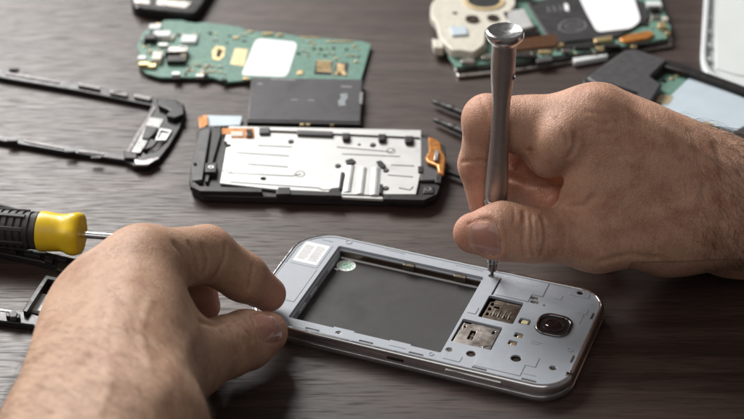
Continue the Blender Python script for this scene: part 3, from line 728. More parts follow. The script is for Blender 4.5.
def softpoly(pts, r=1., n=3):
    """round the corners of a polygon (local units)"""
    out = []
    for i in range(len(pts)):
        a, b, c = Vector(pts[i-1]), Vector(pts[i]), Vector(pts[(i+1) % len(pts)])
        u, v = (a-b), (c-b); k = min(r, u.length*.45, v.length*.45); p, q = b+u.normalized()*k, b+v.normalized()*k
        for j in range(n+1):
            t = j/n; out.append(tuple((1-t)**2*p+2*t*(1-t)*b+t*t*q))
    return out
def chips(F, specs, z, kinds):
    for (x, y, w_, d_, h_, k) in specs:
        nm, m = kinds[k]; o = F.box(nm, (x, y), w_, d_, z, z+h_, m, bevel=.15)
    return

SHADE = mat('groove shade', (.07, .07, .07), .5)  # dark grey colour paints the shade of grooves pressed into the steel
def lcd_chassis():
    F = Flat('phone_chassis', (200, 125), (428, 130), 'black phone chassis holding a bright steel plate, amber flex at its right end', 'phone part')
    R = F.root; P = F.P
    # black tray
    out = [(200, 127), (212, 125), (226, 131), (428, 134), (436, 140), (440, 148), (441, 186), (436, 196), (425, 201), (230, 196), (203, 195), (192, 189), (189, 180), (192, 160)]
    F.slab('tray', out, 0.5, 4.0, BLACKP, bevel=.5)
    F.slab('glass_panel', [(196, 131), (428, 138), (436, 196), (200, 190)], 0, .5, BLACKG, bevel=0)
    # near and left walls
    F.slab('wall', [(190, 186), (200, 191), (262, 192), (262, 188), (200, 186), (193, 181)], 4, 6.2, BLACKP)
    F.slab('wall', [(276, 194), (340, 196), (340, 192), (276, 189)], 4, 6.0, BLACKP)
    F.slab('wall', [(384, 199), (424, 200), (437, 194), (440, 186), (436, 184), (432, 191), (422, 195), (384, 194)], 4, 6.2, BLACKP)
    F.slab('wall', [(341, 197), (383, 199), (383, 196), (341, 194)], 4, 5.2, STEEL, bevel=.1)
    F.slab('end_block', [(199, 131), (211, 127), (206, 158), (202, 180), (192, 181), (191, 165)], 4, 6.6, GREYP, holes=[[(194.5, 163), (197, 163), (197, 165.5), (194.5, 165.5)]], bevel=.5)
    F.slab('end_block', [(212, 128), (221, 126), (221, 134), (214, 158), (208, 182), (205, 181), (209, 155)], 4, 5.8, BLACKP, bevel=.3)
    b = F.slab('screw_boss', [(205, 163), (217, 162), (216, 172), (205, 172)], 4, 6.9, BLACKP, bevel=.3)
    x, y = F.pt((211, 167), 6.9); g = B(); g.ring(x, y, 6.9, 7.05, 1.3, .8, n=16); g.done('screw', SCREW, b)
    F.slab('end_block', [(421, 137), (437, 141), (440, 150), (439, 180), (420, 180)], 4, 5.4, GREYP, bevel=.4)
    b = F.slab('screw_boss', [(424, 186), (434, 186), (434, 193), (423, 193)], 4, 6.8, BLACKP, bevel=.4)
    x, y = F.pt((428, 189), 6.8); g = B(); g.ring(x, y, 6.8, 6.95, 1.5, .9, n=16); g.done('screw', SCREW, b)
    b = F.slab('screw_boss', [(436, 174), (442, 175), (441, 183), (435, 182)], 4, 6.9, BLACKP, bevel=.3)
    # steel plate with pressed ribs and holes
    top = [(229, 126), (421, 130), (421, 170), (416, 194), (382, 194), (342, 194), (321, 193), (300, 192), (220, 183), (226, 150), (227, 141), (224, 141)]
    hol = lambda x, y, r=1.9: [(x+r*1.15*math.cos(k*PI/6), y+r*.68*math.sin(k*PI/6)) for k in range(12)]
    hs = [hol(291, 142, 2.5), hol(263.5, 178.5, 2.6), hol(338, 166.5, 2.4), hol(373, 145.5, 2.6), hol(359.5, 144.5, 1.5), hol(386, 171, 2.4), hol(386, 189, 2.4), hol(228.5, 145.5, 2.4)]
    pl = F.slab('steel_plate', top, 4.4, 5.4, STEEL, holes=hs, bevel=.15)
    # second level of the plate on the near side with three ribs
    F.slab('steel_tongue', [(345, 163), (381, 165), (379, 195), (342, 194)], 5.38, 5.75, STEEL, bevel=.2, parent=pl)
    def rib(pts, w_, z, m, nm='pressed_rib', h_=.35):
        q = [(*c, z) for c in F.P(pts, z+5.4)]; g = B(); g.tube([(a, b_, 5.4+(z)) for a, b_, _ in q], w_, n=8, flat=h_/w_); return g.done(nm, m, pl, smooth=60)
    for a, b_ in (((351, 166), (347, 192)), ((363, 168), (360, 194)), ((376, 168), (374, 195))): rib([a, b_], 1.9, .35, STEEL, h_=.5)
    line = lambda pts, m=None: rib(pts, .36, .02, m or SHADE, 'groove_shade_line', .16)
    for pts in ([(258, 145.5), (292, 147)], [(234, 152.5), (289, 156)], [(232, 163), (288, 167)], [(226, 170), (230, 173), (292, 176), (301, 174)], [(230, 182), (318, 188), (323, 190), (343, 189)],
                [(337, 147), (392, 152), (394, 149)], [(342, 154), (400, 156.5)], [(391, 165), (414, 166)], [(388, 175), (413, 177)], [(399, 188), (410, 190), (413, 187)]):
        line(pts)
    ring = lambda x, y, r=1.8: F.P([(x+r*1.2*math.cos(k*PI/8), y+r*.75*math.sin(k*PI/8)) for k in range(17)], 5.4)
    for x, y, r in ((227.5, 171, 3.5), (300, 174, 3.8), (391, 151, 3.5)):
        g = B(); g.tube([(a, b_, 5.42) for a, b_ in ring(x, y, r)], .22, n=6, flat=.5); g.done('groove_shade_ring', SHADE, pl)
    for x, y, r in ((291, 142, 2.3), (338, 166.5, 2.2), (373, 145.5, 2.4), (386, 171, 2.2), (386, 189, 2.2)):
        a, b_ = F.pt((x, y), 5); g = B(); g.cyl(a, b_, 4.0, 5.8, 1.35, n=16); g.done('rivet', GREYP, pl, bevel=.2)
    # foam strips, clamps along the far edge
    F.slab('foam_strip', [(297, 129.5), (333, 131), (333, 135.5), (297, 134)], 5.4, 6.8, GREYP, bevel=.5)
    F.slab('foam_strip', [(259, 127), (270, 127), (270, 133), (259, 133)], 5.4, 6.8, GREYP, bevel=.5)
    q = F.P([(270, 131), (297, 132)], 5.8); g = B(); g.tube([(a, b_, 5.8) for a, b_ in q], .5, n=8); g.done('thin_rod', DCHROME, R)
    q = F.P([(333, 134), (420, 138)], 5.8); g = B(); g.tube([(a, b_, 5.8) for a, b_ in q], .4, n=8); g.done('thin_rod', DCHROME, R)
    for x, y, s_ in ((346, 136, 8), (382, 137, 8), (409, 139, 9)):
        F.slab('clamp', [(x-s_/2, y-3.5), (x+s_/2, y-3.5), (x+s_/2, y+1), (x+s_/2-1, y+3), (x-s_/2+1, y+3), (x-s_/2, y+1)], 5.4, 7.3, BLACKP, bevel=.5)
    F.slab('clip', [(345, 160), (352, 158), (356, 161), (353, 164), (347, 164)], 5.5, 6.4, BLACKP, bevel=.3)
    F.slab('clip', [(376, 161), (381, 160), (386, 165), (384, 168), (378, 165)], 5.5, 6.4, BLACKP, bevel=.3)
    F.slab('clip', [(341, 172), (344.5, 172), (341, 189), (338.5, 189)], 5.4, 6.6, BLACKP, bevel=.2)
    F.slab('clip', [(379.5, 184), (383, 184), (382, 193), (378.5, 193)], 5.4, 6.6, BLACKP, bevel=.2)
    F.slab('clip', [(278, 187), (290, 187), (291, 194), (277, 194)], 4.5, 6.6, BLACKP, bevel=.3)
    F.slab('clip', [(331, 188), (339, 187), (342, 196), (325, 195)], 4.5, 6.6, BLACKP, bevel=.3)
    F.slab('edge_notch', [(418, 166), (423, 166), (423, 172), (418, 172)], 4.5, 6.0, BLACKP)
    # flex cables
    F.slab('flex_cable', [(222, 128), (254, 128), (255, 138), (231, 138), (231, 134), (222, 134)], 5.4, 5.6, COPPER, bevel=.05)
    F.slab('flex_pad', [(231, 131), (243, 131), (243, 136), (231, 136)], 5.6, 6.0, CREAM, bevel=.1)
    F.slab('connector', [(246, 129), (252, 129), (252, 135), (246, 135)], 5.6, 6.9, DCHROME)
    t = F.slab('ribbon_tail', [(203, 115), (242, 116), (240, 125), (206, 126)], 1.6, 2.0, PALE, bevel=.05)
    F.slab('flex_cable', [(198, 117), (207, 114), (208, 124), (200, 130)], 1.8, 3.4, COPPER, bevel=.2)
    c = F.slab('flex_cable', [(428, 136), (437, 139), (441, 143), (442, 150), (446, 157), (445, 166), (444, 174), (438, 172), (437, 165), (427, 161), (425, 157), (429, 150)], 5.6, 7.6, COPPER, bevel=.7)
    F.slab('connector', [(435, 150), (439, 150), (438, 160), (434, 160)], 7.6, 9.0, CAGE, parent=c)
    F.slab('end_block', [(440, 143), (445, 146), (446, 156), (443, 157), (441, 150)], 3.5, 6.8, BLACKP, bevel=.4)

def battery():
    F = Flat('phone_battery', (250, 76), (363, 78), 'flat dark grey phone battery lying between the green board and the steel plate chassis', 'battery')
    F.slab('cell', [(251, 77), (363, 79), (361, 122), (247, 119.5)], .2, 4.6, mat('battery foil', (.050, .048, .052), .45, .1, spec=.4, var=.12, nscale=.1, bump=.01, bscale=.6), bevel=.7)
    F.slab('end_cap', [(247, 120), (361, 122.5), (361, 124.5), (247, 122)], .3, 4.4, BLACKP, bevel=.3)
    PR = mat('worn print', (.20, .20, .21), .5, var=.3, nscale=.8)
    for a in ([(271, 78.4), (295, 79), (295, 80.2), (271, 79.6)], [(341, 85.5), (352, 86), (352, 87.4), (341, 87)], [(360, 92), (363, 92), (362, 104), (359, 103)], [(291, 99), (298, 99.2), (298, 100.2), (291, 100)], [(308, 99.6), (314, 99.8), (314, 100.8), (308, 100.6)], [(258, 83), (263, 83.2), (262, 84.6), (257, 84.4)]):
        F.slab('printed_mark', a, 4.55, 4.66, PR, bevel=0)
    F.slab('silver_patch', [(340, 94), (347, 93), (348, 97), (345, 101), (346, 105), (339, 106), (338, 101), (341, 98)], 4.55, 4.68, mat('worn silver', (.22, .24, .26), .45, .2, var=.3, nscale=.9), bevel=0)
    for x in (300, 306, 330): F.slab('terminal', [(x, 122.6), (x+4, 122.7), (x+4, 124.6), (x, 124.5)], 1.2, 4.2, GOLD, bevel=.05)

def green_board():
    F = Flat('circuit_board', (150, 25), (368, 45), 'green circuit board with a white square label and silver parts at its left end', 'circuit board')
    out = [(143, 33), (150, 27), (158, 25), (165, 20), (182, 20), (188, 22), (196, 23), (205, 22), (240, 27), (249, 31), (282, 33), (296, 36), (362, 41), (371, 44), (367, 58), (361, 79.5), (300, 80), (250, 79.5), (226, 82), (213, 77), (160, 77), (146, 73), (138, 66), (140, 55), (137, 45)]
    b = F.slab('board', out, 1.4, 2.6, PCB, bevel=.1)
    F.slab('edge_shield', [(158, 76), (246, 82), (340, 82), (358, 81), (366, 62), (363, 60), (352, 79), (300, 79), (246, 79), (160, 72)], .1, 1.38, BLACKP, bevel=.1)
    F.slab('white_label', softpoly([(256, 38), (298, 42), (287, 77), (241, 75), (244, 68)], 6, 4), 2.6, 2.75, WHITE, bevel=0, smooth=0)
    K = {'c': ('connector', CREAM), 's': ('shield_can', CAGE), 'g': ('gold_pad', GOLD), 'k': ('chip', BLACKP), 'w': ('connector', WHITEP), 'm': ('capacitor', BRONZE), 't': ('shield_can', STEEL)}
    chips(F, [(155, 26, 6, 5, 3.2, 'w'), (162, 33, 9, 6, 2.8, 'w'), (150, 36, 6, 5, 3.4, 'k'), (168, 36, 6, 6, 1.6, 'c'), (189, 38, 8, 8, 1.8, 'w'), (157, 55, 5, 9, 3.0, 'c'), (170, 50, 5, 5, 3.2, 'k'),
              (178, 49, 10, 5, 3.4, 's'), (176, 58, 9, 6, 2.6, 'k'), (183, 57, 3, 7, 2.4, 'm'), (142, 57, 4, 4, 2.6, 'w'), (144, 63, 5, 3, 2.4, 'g'), (152, 65, 4, 3, 1.8, 'g'), (176, 73, 4, 3, 2.6, 't'), (183, 47, 4, 3, 3.4, 't'),
              (200, 75, 4, 2.6, 1.6, 't'), (246, 78, 3, 2, 1.2, 'g'), (206, 74, 2, 2, 1.2, 'k'), (224, 79, 3, 2.4, 1.2, 'k'), (250, 31, 2.2, 1.4, .8, 'g'), (268, 33, 6, 1.3, 1., 'g'), (280, 34, 3, 1.3, 1., 'g'), (340, 41, 14, .9, .5, 'g'), (310, 37, 10, .8, .4, 'g'),
              (336, 58, 1.6, 1.6, .7, 'g'), (356, 61, 1.6, 1.6, .7, 'g'), (358, 49, 1.2, 1.2, .5, 'g'), (158, 24, 3, 2, 1.5, 'g'), (300, 72, 3, 4, .5, 'g'), (236, 37, 3, 1.5, .8, 'g'), (163, 44, 5, 3, 1.5, 't')], 2.6, K)
    tiny_parts(F, ((186, 62), (228, 66), (226, 78), (184, 74)), 30, 2.6); tiny_parts(F, ((300, 40), (362, 45), (358, 58), (298, 54)), 22, 2.6); tiny_parts(F, ((140, 40), (185, 30), (190, 60), (142, 66)), 34, 2.6); tiny_parts(F, ((192, 26), (250, 34), (240, 46), (192, 36)), 12, 2.6)
    F.slab('gold_frame', [(235, 48), (248, 49), (244, 66), (230, 64)], 2.6, 2.72, mat('pale gold pad', (.60, .48, .28), .4, .5), bevel=0)
    F.slab('gold_frame', [(216, 46), (225, 47), (224, 56), (219, 60), (213, 59), (212, 51)], 2.6, 2.72, GOLD, holes=[[(218, 48.5), (223, 49.5), (220, 57.5), (215.5, 56.5)]], bevel=0)
    F.slab('slot', [(218, 49), (222.6, 49.8), (220, 57), (216, 56.3)], 2.6, 2.74, HOLE, bevel=0)
    for k in range(4): F.slab('gold_contact', [(317, 66+3.1*k-6), (332, 67+3.1*k-6), (331, 68.6+3.1*k-6), (316, 67.6+3.1*k-6)], 2.7, 3.0, GOLD if k % 2 == 0 else GOLD, bevel=.05)
    F.slab('chip', [(316, 61), (333, 62), (331, 75), (314, 74)], 2.6, 2.72, HOLE, bevel=0)
    F.slab('gold_contact', [(337, 63), (345, 64), (344, 69), (347, 75), (343, 75), (340, 71), (337, 75), (334, 74), (337, 69)], 2.7, 3.0, GOLD, bevel=.05)
    F.slab('chip', [(336, 62), (349, 63), (347, 76), (333, 75)], 2.6, 2.72, TAPE, bevel=0)
    for pts in ([(192, 62), (208, 59), (215, 57)], [(300, 45), (330, 47)], [(304, 50), (330, 52), (334, 50)], [(250, 35), (256, 36)]):
        q = F.P(pts, 2.65); g = B(); g.tube([(a, c, 2.62) for a, c in q], .5, n=4, flat=.2); g.done('copper_track', mat('covered track', (.20, .34, .22), .35), b)

TRIM = mat('dull grey trim', (.20, .185, .18), .5, .2, var=.35, nscale=.5)
def thin_frame(name, outer, h1, h2, label, z, group, silver):
    F = Flat(name, h1[0], h1[1], label, 'phone casing', group)
    fr = F.slab('frame', outer, .2, z, BLACKG, holes=[h1, h2], bevel=.5)
    return F, fr
def left_frame():
    outer = [(-26, 64), (5, 70), (75, 82), (150, 96), (160, 97), (176, 99), (184, 104), (186, 112), (180, 128), (170, 145), (160, 158), (148, 166), (134, 166), (124, 160), (60, 151), (-26, 136)]
    h1 = [(-22, 72), (4, 78), (75, 90), (152, 105), (138, 130), (123, 154), (60, 144), (-22, 131)]
    h2 = [(160, 131), (170, 132), (165, 143), (157, 151), (146, 154), (143, 150), (152, 138)]
    F, fr = thin_frame('stripped_phone', outer, h1, h2, 'slim black empty phone frame with a silver inner edge lying behind the yellow screwdriver', 2.8, None, True)
    F.slab('silver_edge', [(6, 71.5), (60, 81), (60, 82.8), (6, 74)], 2.8, 3.3, TRIM, bevel=.15)
    for a in ([(78, 82), (100, 86.5), (100, 89), (78, 85)], [(110, 89), (128, 93), (127, 96), (110, 92.5)], [(134, 93), (152, 97), (150, 100), (134, 96.5)]):
        F.slab('latch', a, 2.8, 4.2, TRIM, bevel=.2)
    F.slab('silver_edge', [(154, 106), (156, 107), (142, 131), (128, 155), (124, 154), (139, 129)], 2.8, 3.2, TRIM, bevel=.1)
    F.slab('silver_edge', [(24, 139), (64, 147), (64, 149), (24, 141.5)], 2.8, 3.2, TRIM, bevel=.1)
    F.slab('silver_edge', [(78, 149), (104, 153), (104, 154.5), (78, 151.5)], 2.8, 3.2, TRIM, bevel=.1)
    F.slab('end_plate', [(150, 117), (164, 119), (158, 130), (150, 137), (143, 149), (131, 152), (136, 143)], 2.75, 3.3, mat('worn white plate', (.5, .5, .49), .5, var=.3, nscale=.5), bevel=.15)
    F.slab('end_plate', [(160, 128), (172, 130), (166, 140), (155, 140)], 3.0, 3.8, STEEL, holes=[[(161, 130), (169.5, 131.5), (165, 138), (157.5, 138)]], bevel=.15)
    F.slab('foil', [(161, 130), (169.5, 131.5), (165, 138), (157.5, 138)], 2.6, 2.9, STEEL, bevel=0)
    F.slab('corner_block', [(157, 98), (174, 100), (184, 106), (184, 114), (174, 118), (166, 115), (170, 110), (158, 105)], 2.8, 5.4, BLACKG, bevel=.6)
    F.slab('corner_block', [(133, 158), (143, 160), (158, 156), (160, 158), (148, 165), (136, 165)], 2.8, 4.0, DCHROME, bevel=.4)
    F.slab('corner_block', [(123, 150), (137, 152), (137, 158), (124, 158)], 2.8, 4.4, BLACKP, bevel=.4)
    F.slab('gasket', [(146, 125), (158, 127), (154, 133), (148, 139), (142, 138)], 3.3, 4.0, BLACKP)
    F.slab('gasket', [(150, 139), (158, 140), (152, 147), (145, 149)], 3.2, 4.2, BLACKP)
    F.slab('gasket', [(133, 147), (143, 148), (140, 153), (131, 152)], 3.3, 4.0, DCHROME)
    for x, y in ((14, 68.5), (118, 92), (70, 151), (96, 157), (12, 140)): F.box('clip', (x, y), 5, 1.6, 2.6, 4.2, BLACKP)
    F.slab('rivet_hole', [(163, 106), (168, 107), (167, 110), (162, 109)], 2.8, 3.2, STEEL, bevel=.1)
def near_frame():
    outer = [(-30, 237), (0, 243), (40, 250), (74, 258), (96, 262), (104, 268), (100, 285), (80, 320), (60, 345), (46, 340), (33, 325), (0, 321), (-30, 316)]
    h1 = [(-26, 249), (0, 253), (40, 261), (55, 266), (44, 276), (34, 291), (22, 311), (0, 307), (-26, 302)]
    h2 = [(49, 279), (74, 284), (62, 308), (46, 318), (28, 312), (38, 295)]
    F, fr = thin_frame('stripped_phone', outer, h1, h2, 'black empty phone frame lying under the yellow screwdriver and half covered by the left hand', 3.2, None, False)
    F.slab('speaker', [(36, 292), (58, 296), (50, 313), (28, 309)], .3, 2.2, WHITEP, bevel=.3)
    F.slab('pocket_wall', [(46, 275), (78, 282), (76, 285), (48, 279), (27, 312), (23, 311), (33, 293)], 3.1, 5.6, BLACKP, bevel=.25)
    for a in ([(0, 247), (16, 250), (16, 252), (0, 249)], [(24, 251), (40, 254), (40, 256), (24, 253.5)], [(46, 256), (54, 258), (52, 262), (44, 260)], [(60, 262), (70, 264), (64, 272), (56, 269)], [(6, 312), (20, 314), (20, 318), (6, 316)], [(58, 256), (68, 258), (66, 261), (57, 259)]):
        F.slab('clip', a, 3.1, 5.0, BLACKP, bevel=.25)
    F.slab('silver_edge', [(0, 309), (14, 311), (14, 312.2), (0, 310.4)], 3.1, 3.5, DCHROME, bevel=.1)
    F.slab('corner_boss', [(8, 311), (14, 310), (18, 313), (16, 317), (10, 317)], 3.1, 5.4, GREYP, bevel=.4)

def yellow_driver():
    a = aZ(-58, 223, 13.2); e = aZ(82, 234.5, 13.4)
    d = e-a; rz = math.atan2(d[1], d[0])
    t = empty('screwdriver', a, label='screwdriver with a ribbed black grip and bright yellow collar lying on its side', cat='screwdriver')
    t.rotation_euler = (0, PI/2-math.atan2(d[2], math.hypot(d[0], d[1])), rz)
    L_ = float(np.linalg.norm(d)); n = 48
    GR = mat('black rubber', (.028, .025, .026), .55, bump=.03, bscale=1.2)
    def lobed(name, prof, m, amp, par, lob=6, **kw):
        g = B(); rows = []
        for r, z in prof: rows.append([g.bm.verts.new((r*(1+amp(z)*math.cos(lob*2*PI*i/n))*math.cos(2*PI*i/n), r*(1+amp(z)*math.cos(lob*2*PI*i/n))*math.sin(2*PI*i/n), z)) for i in range(n)])
        for p, q in zip(rows, rows[1:]):
            for i in range(n): g.bm.faces.new((p[i], p[(i+1) % n], q[(i+1) % n], q[i]))
        g.bm.faces.new(rows[-1]); g.bm.faces.new(rows[0][::-1]); return g.done(name, m, par, **kw)
    s0 = L_-18.5
    prof = [(6, -6), (7.6, -4.5), (8.2, -1)]; z = 0
    while z < s0-1.5: prof += [(8.3, z), (8.35, z+1.9), (7.7, z+2.2), (7.7, z+2.9)]; z += 3.2
    prof += [(8.1, s0-.6), (8.1, s0-.1)]
    g = lobed('grip', prof, GR, lambda z: .025, t, smooth=40)
    for k in range(8):
        an = k*PI/4+.2; st = B(); st.box(7.6, 8.75, -1.0, 1.0, 2, s0-5)
        for v in st.bm.verts:
            x, y = v.co.x, v.co.y; v.co.x, v.co.y = x*math.cos(an)-y*math.sin(an), x*math.sin(an)+y*math.cos(an)
        st.done('grip_rib', GR, g, bevel=.4)
    lobed('collar', [(8.0, s0), (8.7, s0+.3), (8.8, s0+2), (8.45, s0+5), (8.2, s0+8), (8.1, s0+9.5), (8.4, s0+11.4), (9.1, s0+13.2), (9.5, s0+15), (9.4, s0+16.6), (8.9, s0+17.8), (7.8, s0+18.5), (5.5, s0+18.4), (2.6, s0+18.0)], YEL, lambda z: .045*min(1, max(0, (z-s0-9)/5)), t, smooth=60)
    c = B(); c.lathe([(1.5, s0+17), (1.5, L_+38), (1.3, L_+42), (.9, L_+44)], n=24); c.done('blade_shaft', CHROME, t, smooth=40)
    return t

def black_tweezers():
    # closed pair of arms left of the yellow screwdriver
    t = empty('tweezers', tuple(aZ(34, 217, 1.5)), label='thin black tweezers at the left edge behind the yellow screwdriver', cat='tweezers')
    o = aZ(34, 217, 1.5)
    for pts, r in (([(36, 217, 1.2), (24, 212.5, 2), (8, 208, 3), (-14, 203, 4), (-60, 196, 6)], [.5, .9, 1.1, 1.2, 1.3]), ([(35, 218, 1.2), (20, 217, 1.8), (4, 214, 2.2), (-16, 209, 3.4), (-60, 198, 6)], [.5, .9, 1.1, 1.2, 1.3])):
        g = B(); g.tube([tuple(aZ(*p)-o) for p in pts], r, n=10, flat=.7); g.done('arm', BLACKG, t, smooth=50)
def black_sticks():
    for pts, lb, g_ in (([(434, 102, 3), (448, 107, 3.4), (466, 114, 3.6), (540, 143, 4)], 'upper of the two black tapered sticks reaching out from behind the right fist', 0),
                        ([(435, 120, 3), (450, 126, 3.4), (466, 133, 3.6), (540, 158, 4)], 'lower of the two black tapered sticks reaching out from behind the right fist', 0)):
        o = aZ(*pts[0]); P = [Vector(aZ(*p)-o) for p in pts]
        t = empty('prying_stick', tuple(o), label=lb, cat='repair tool', group='black sticks behind the fist')
        d = (P[1]-P[0]).normalized()
        g = B(); g.tube([P[0]-d*1.0, P[0]+d*.2, P[0]+d*3, P[0]+d*4, P[0]+d*6, P[2], P[3]], [.6, 1.2, 1.5, 1.2, 1.4, 2.0, 2.3], n=16, flat=.85); g.done('shank', BLACKP, t, smooth=50)
        g = B(); g.tube([P[0]+d*9, P[0]+d*10, P[0]+d*12, P[0]+d*13], [1.65, 1.85, 1.9, 1.7], n=16, flat=.85); g.done('grip_ring', BLACKP, t, smooth=50)
    o = aZ(440, 169, 3); t = tag(None or empty('cable', tuple(o)), 'thin black cable between the steel plate chassis and the right hand', 'cable')
    g = B(); g.tube([tuple(aZ(*p)-o) for p in ((444, 170.5, 3.2), (452, 173, 3), (466, 178, 3), (500, 186, 3), (540, 190, 3))], 1.5, n=12, flat=.8); g.done('lead', BLACKP, t, smooth=50)
    g = B(); g.tube([tuple(aZ(*p)-o) for p in ((444, 170.5, 3.2), (447, 171.5, 3.2))], 1.9, n=12); g.done('plug', GREYP, t, smooth=50)

def upper_board():
    F = Flat('circuit_board', (455, 72), (670, 40), 'thick circuit board assembly with cream speaker block and gold ring behind the upright screwdriver', 'circuit board')
    # lower metal frame, board, then what is on it
    F.slab('metal_frame', [(452, 62), (458, 76), (520, 70), (580, 60), (672, 45), (672, 38), (640, -30), (450, -30)], .2, 2.0, CAGE, bevel=.3)
    F.slab('board', [(448, 55), (456, 67), (520, 60), (600, 50), (667, 38), (671, 28), (664, 10), (650, -30), (446, -30)], 2.6, 4.2, PCB, bevel=.1)
    F.slab('edge_band', [(456, 70), (520, 64), (600, 54), (668, 41), (666, 38), (600, 50), (520, 60), (456, 66)], 1.0, 3.4, BLACKP, bevel=.2)
    F.slab('side_connector', [(572, 55), (606, 50), (608, 56), (574, 62)], .6, 3.2, WHITEP, bevel=.3)
    F.slab('side_connector', [(536, 58), (552, 56), (553, 60), (537, 62)], 2.4, 5, GREYP, bevel=.3)
    spk = softpoly([(431, 3), (440, -6), (470, -22), (512, -24), (516, 4), (508, 14), (509, 22), (496, 30), (486, 30), (485, 44), (474, 52), (462, 50), (452, 50), (440, 38), (436, 22), (430, 16)], 3)
    s_ = F.slab('speaker_block', spk, 4.2, 9.0, CREAM, bevel=.7)
    def dsc(p, z0, z1, r, ri, m, nm, par, n=32):
        x, y = F.pt(p, z1); g = B()
        (g.ring(x, y, z0, z1, r, ri, n=n) if ri else g.cyl(x, y, z0, z1, r, n=n)); return g.done(nm, m, par, smooth=40)
    dsc((484, 0), 9.0, 9.8, 11.2, 9.0, mat('pale brass ring', (.72, .56, .32), .4, .3), 'gold_ring', s_); dsc((484, 0), 8.9, 9.5, 9.0, 0, HOLE, 'speaker_cone', s_)
    dsc((472, 18), 9.0, 10.2, 3.6, 1.4, DSCREW, 'bush', s_); dsc((472, 18), 8.9, 9.6, 1.5, 0, SCREW, 'screw', s_); dsc((493, 17), 9.0, 10, 3.2, 1.2, DSCREW, 'bush', s_)
    dsc((455, 13), 9.0, 9.1, 1.5, 0, HOLE, 'vent', s_)
    F.slab('raised_pad', [(450, 26), (466, 26), (468, 34), (452, 35)], 9, 10.2, PALE, parent=s_, bevel=.4)
    F.slab('lug', [(432, 38), (444, 40), (443, 48), (434, 47)], 2.4, 7.2, CREAM, bevel=.6)
    F.slab('lug', [(474, 38), (486, 38), (487, 46), (475, 47)], 4.2, 7.0, CREAM, bevel=.6)
    F.slab('gold_pin', [(475, 46), (480, 46), (480, 53), (475, 53)], 3.8, 6.2, GOLD, bevel=.3)
    F.slab('metal_cap', [(502, 12), (524, 8), (534, 26), (512, 31)], 4.2, 9.0, STEEL, bevel=.5)
    F.slab('connector', [(518, 28), (538, 25), (540, 33), (520, 36)], 4.2, 6.8, BLACKP, bevel=.3)
    F.slab('flex_cable', [(508, 36), (556, 34), (560, 45), (514, 50)], 5.0, 5.8, mat('dark amber flex', (.12, .055, .028), .3, .3), bevel=.2)
    F.slab('gold_strip', [(505, 45), (552, 40), (553, 43), (506, 48)], 4.4, 5.4, GOLD, bevel=.3)
    t = F.slab('black_tape', softpoly([(527, 3), (600, -14), (645, 2), (650, 18), (618, 36), (560, 42), (549, 38)], 2), 4.2, 5.6, TAPE, bevel=.3)
    F.slab('white_label', softpoly([(573, -16), (628, -22), (641, 20), (632, 28), (597, 32), (586, 12)], 5, 4), 5.6, 5.8, WHITE, bevel=0, smooth=0)
    # grey print on the tape: a phone handset sign in a rounded box and a worn word block
    PR = mat('grey print', (.16, .16, .165), .5)
    def stroke(pts, w_=.45):
        q = F.P(pts, 5.68); g = B(); g.tube([(a, c, 5.66) for a, c in q], w_, n=4, flat=.15); g.done('printed_mark', PR, t, smooth=0)
    stroke([(560, 24), (566, 20), (576, 19), (585, 22), (586, 27), (578, 31), (566, 32), (559, 29), (560, 24)]); stroke([(564, 27), (568, 24), (576, 23), (582, 25)]); stroke([(566, 29), (573, 27), (580, 28)])
    for k in range(3): stroke([(547+6*k, 6.5-k*.6), (550+6*k, 11-k*.6), (546+6*k, 12-k*.6)], .4)
    for a in ([(564, 3), (568, 4), (569, 11), (565, 10)],): F.slab('printed_mark', a, 5.55, 5.68, WHITE, parent=t, bevel=0)
    F.slab('flex_cable', softpoly([(618, 38), (628, 34), (650, 30), (655, 34), (648, 38), (624, 42)], 3), 4.2, 5.8, COPPER, bevel=.5)
    F.slab('gold_strip', [(594, 38), (612, 35), (613, 39), (595, 42)], 4.2, 6.2, GOLD, bevel=.3)
    K = {'c': ('connector', CREAM), 's': ('shield_can', CAGE), 'g': ('gold_pad', GOLD), 'k': ('chip', BLACKP), 'w': ('connector', WHITEP), 't': ('shield_can', STEEL)}
    chips(F, [(654, 3, 8, 6, 3.0, 'w'), (662, 24, 4, 5, 2.6, 'g'), (665, 18, 3, 3, 2, 'c'), (656, 16, 5, 4, 1.4, 's'), (668, 32, 2.5, 2.5, 2, 'g'), (540, 14, 3, 5, 1.2, 'g'), (533, 2, 4, 4, 1.8, 'k'), (524, -6, 8, 5, 3, 's'), (545, -10, 12, 4, 2.2, 's'), (560, 44, 4, 3, 1.6, 'g'), (648, -12, 6, 6, 2, 's'), (582, 46, 8, 3.4, 1.8, 'k'), (612, 45, 9, 3.2, 1.6, 'k'), (524, 55, 14, 3.2, 1.6, 'k'), (600, 47, 4, 2, 1.8, 'g'), (490, 56, 8, 4, 2, 's'), (498, 50, 5, 4, 2.4, 'k'), (468, 60, 7, 4, 2, 's'), (545, 51, 6, 2.4, 1.6, 'g'), (642, 22, 6, 6, 1.0, 'k'), (655, 8, 5, 3, 2.4, 'k'), (640, 43, 8, 2.4, 1.2, 'k'), (566, 50, 5, 2, 1.6, 's'), (634, 46, 3, 2, 1.6, 'g')], 4.2, K)

    tiny_parts(F, ((470, 52), (600, 46), (600, 51), (470, 60)), 44, 4.2); F.slab('edge_strip', [(556, 45), (600, 40), (600, 45), (556, 50)], 4.2, 5.0, BLACKP); F.slab('edge_strip', [(500, 50), (553, 46), (553, 50), (500, 55)], 4.2, 5.0, BRONZE); tiny_parts(F, ((640, 5), (664, 10), (668, 34), (652, 30)), 14, 4.2)
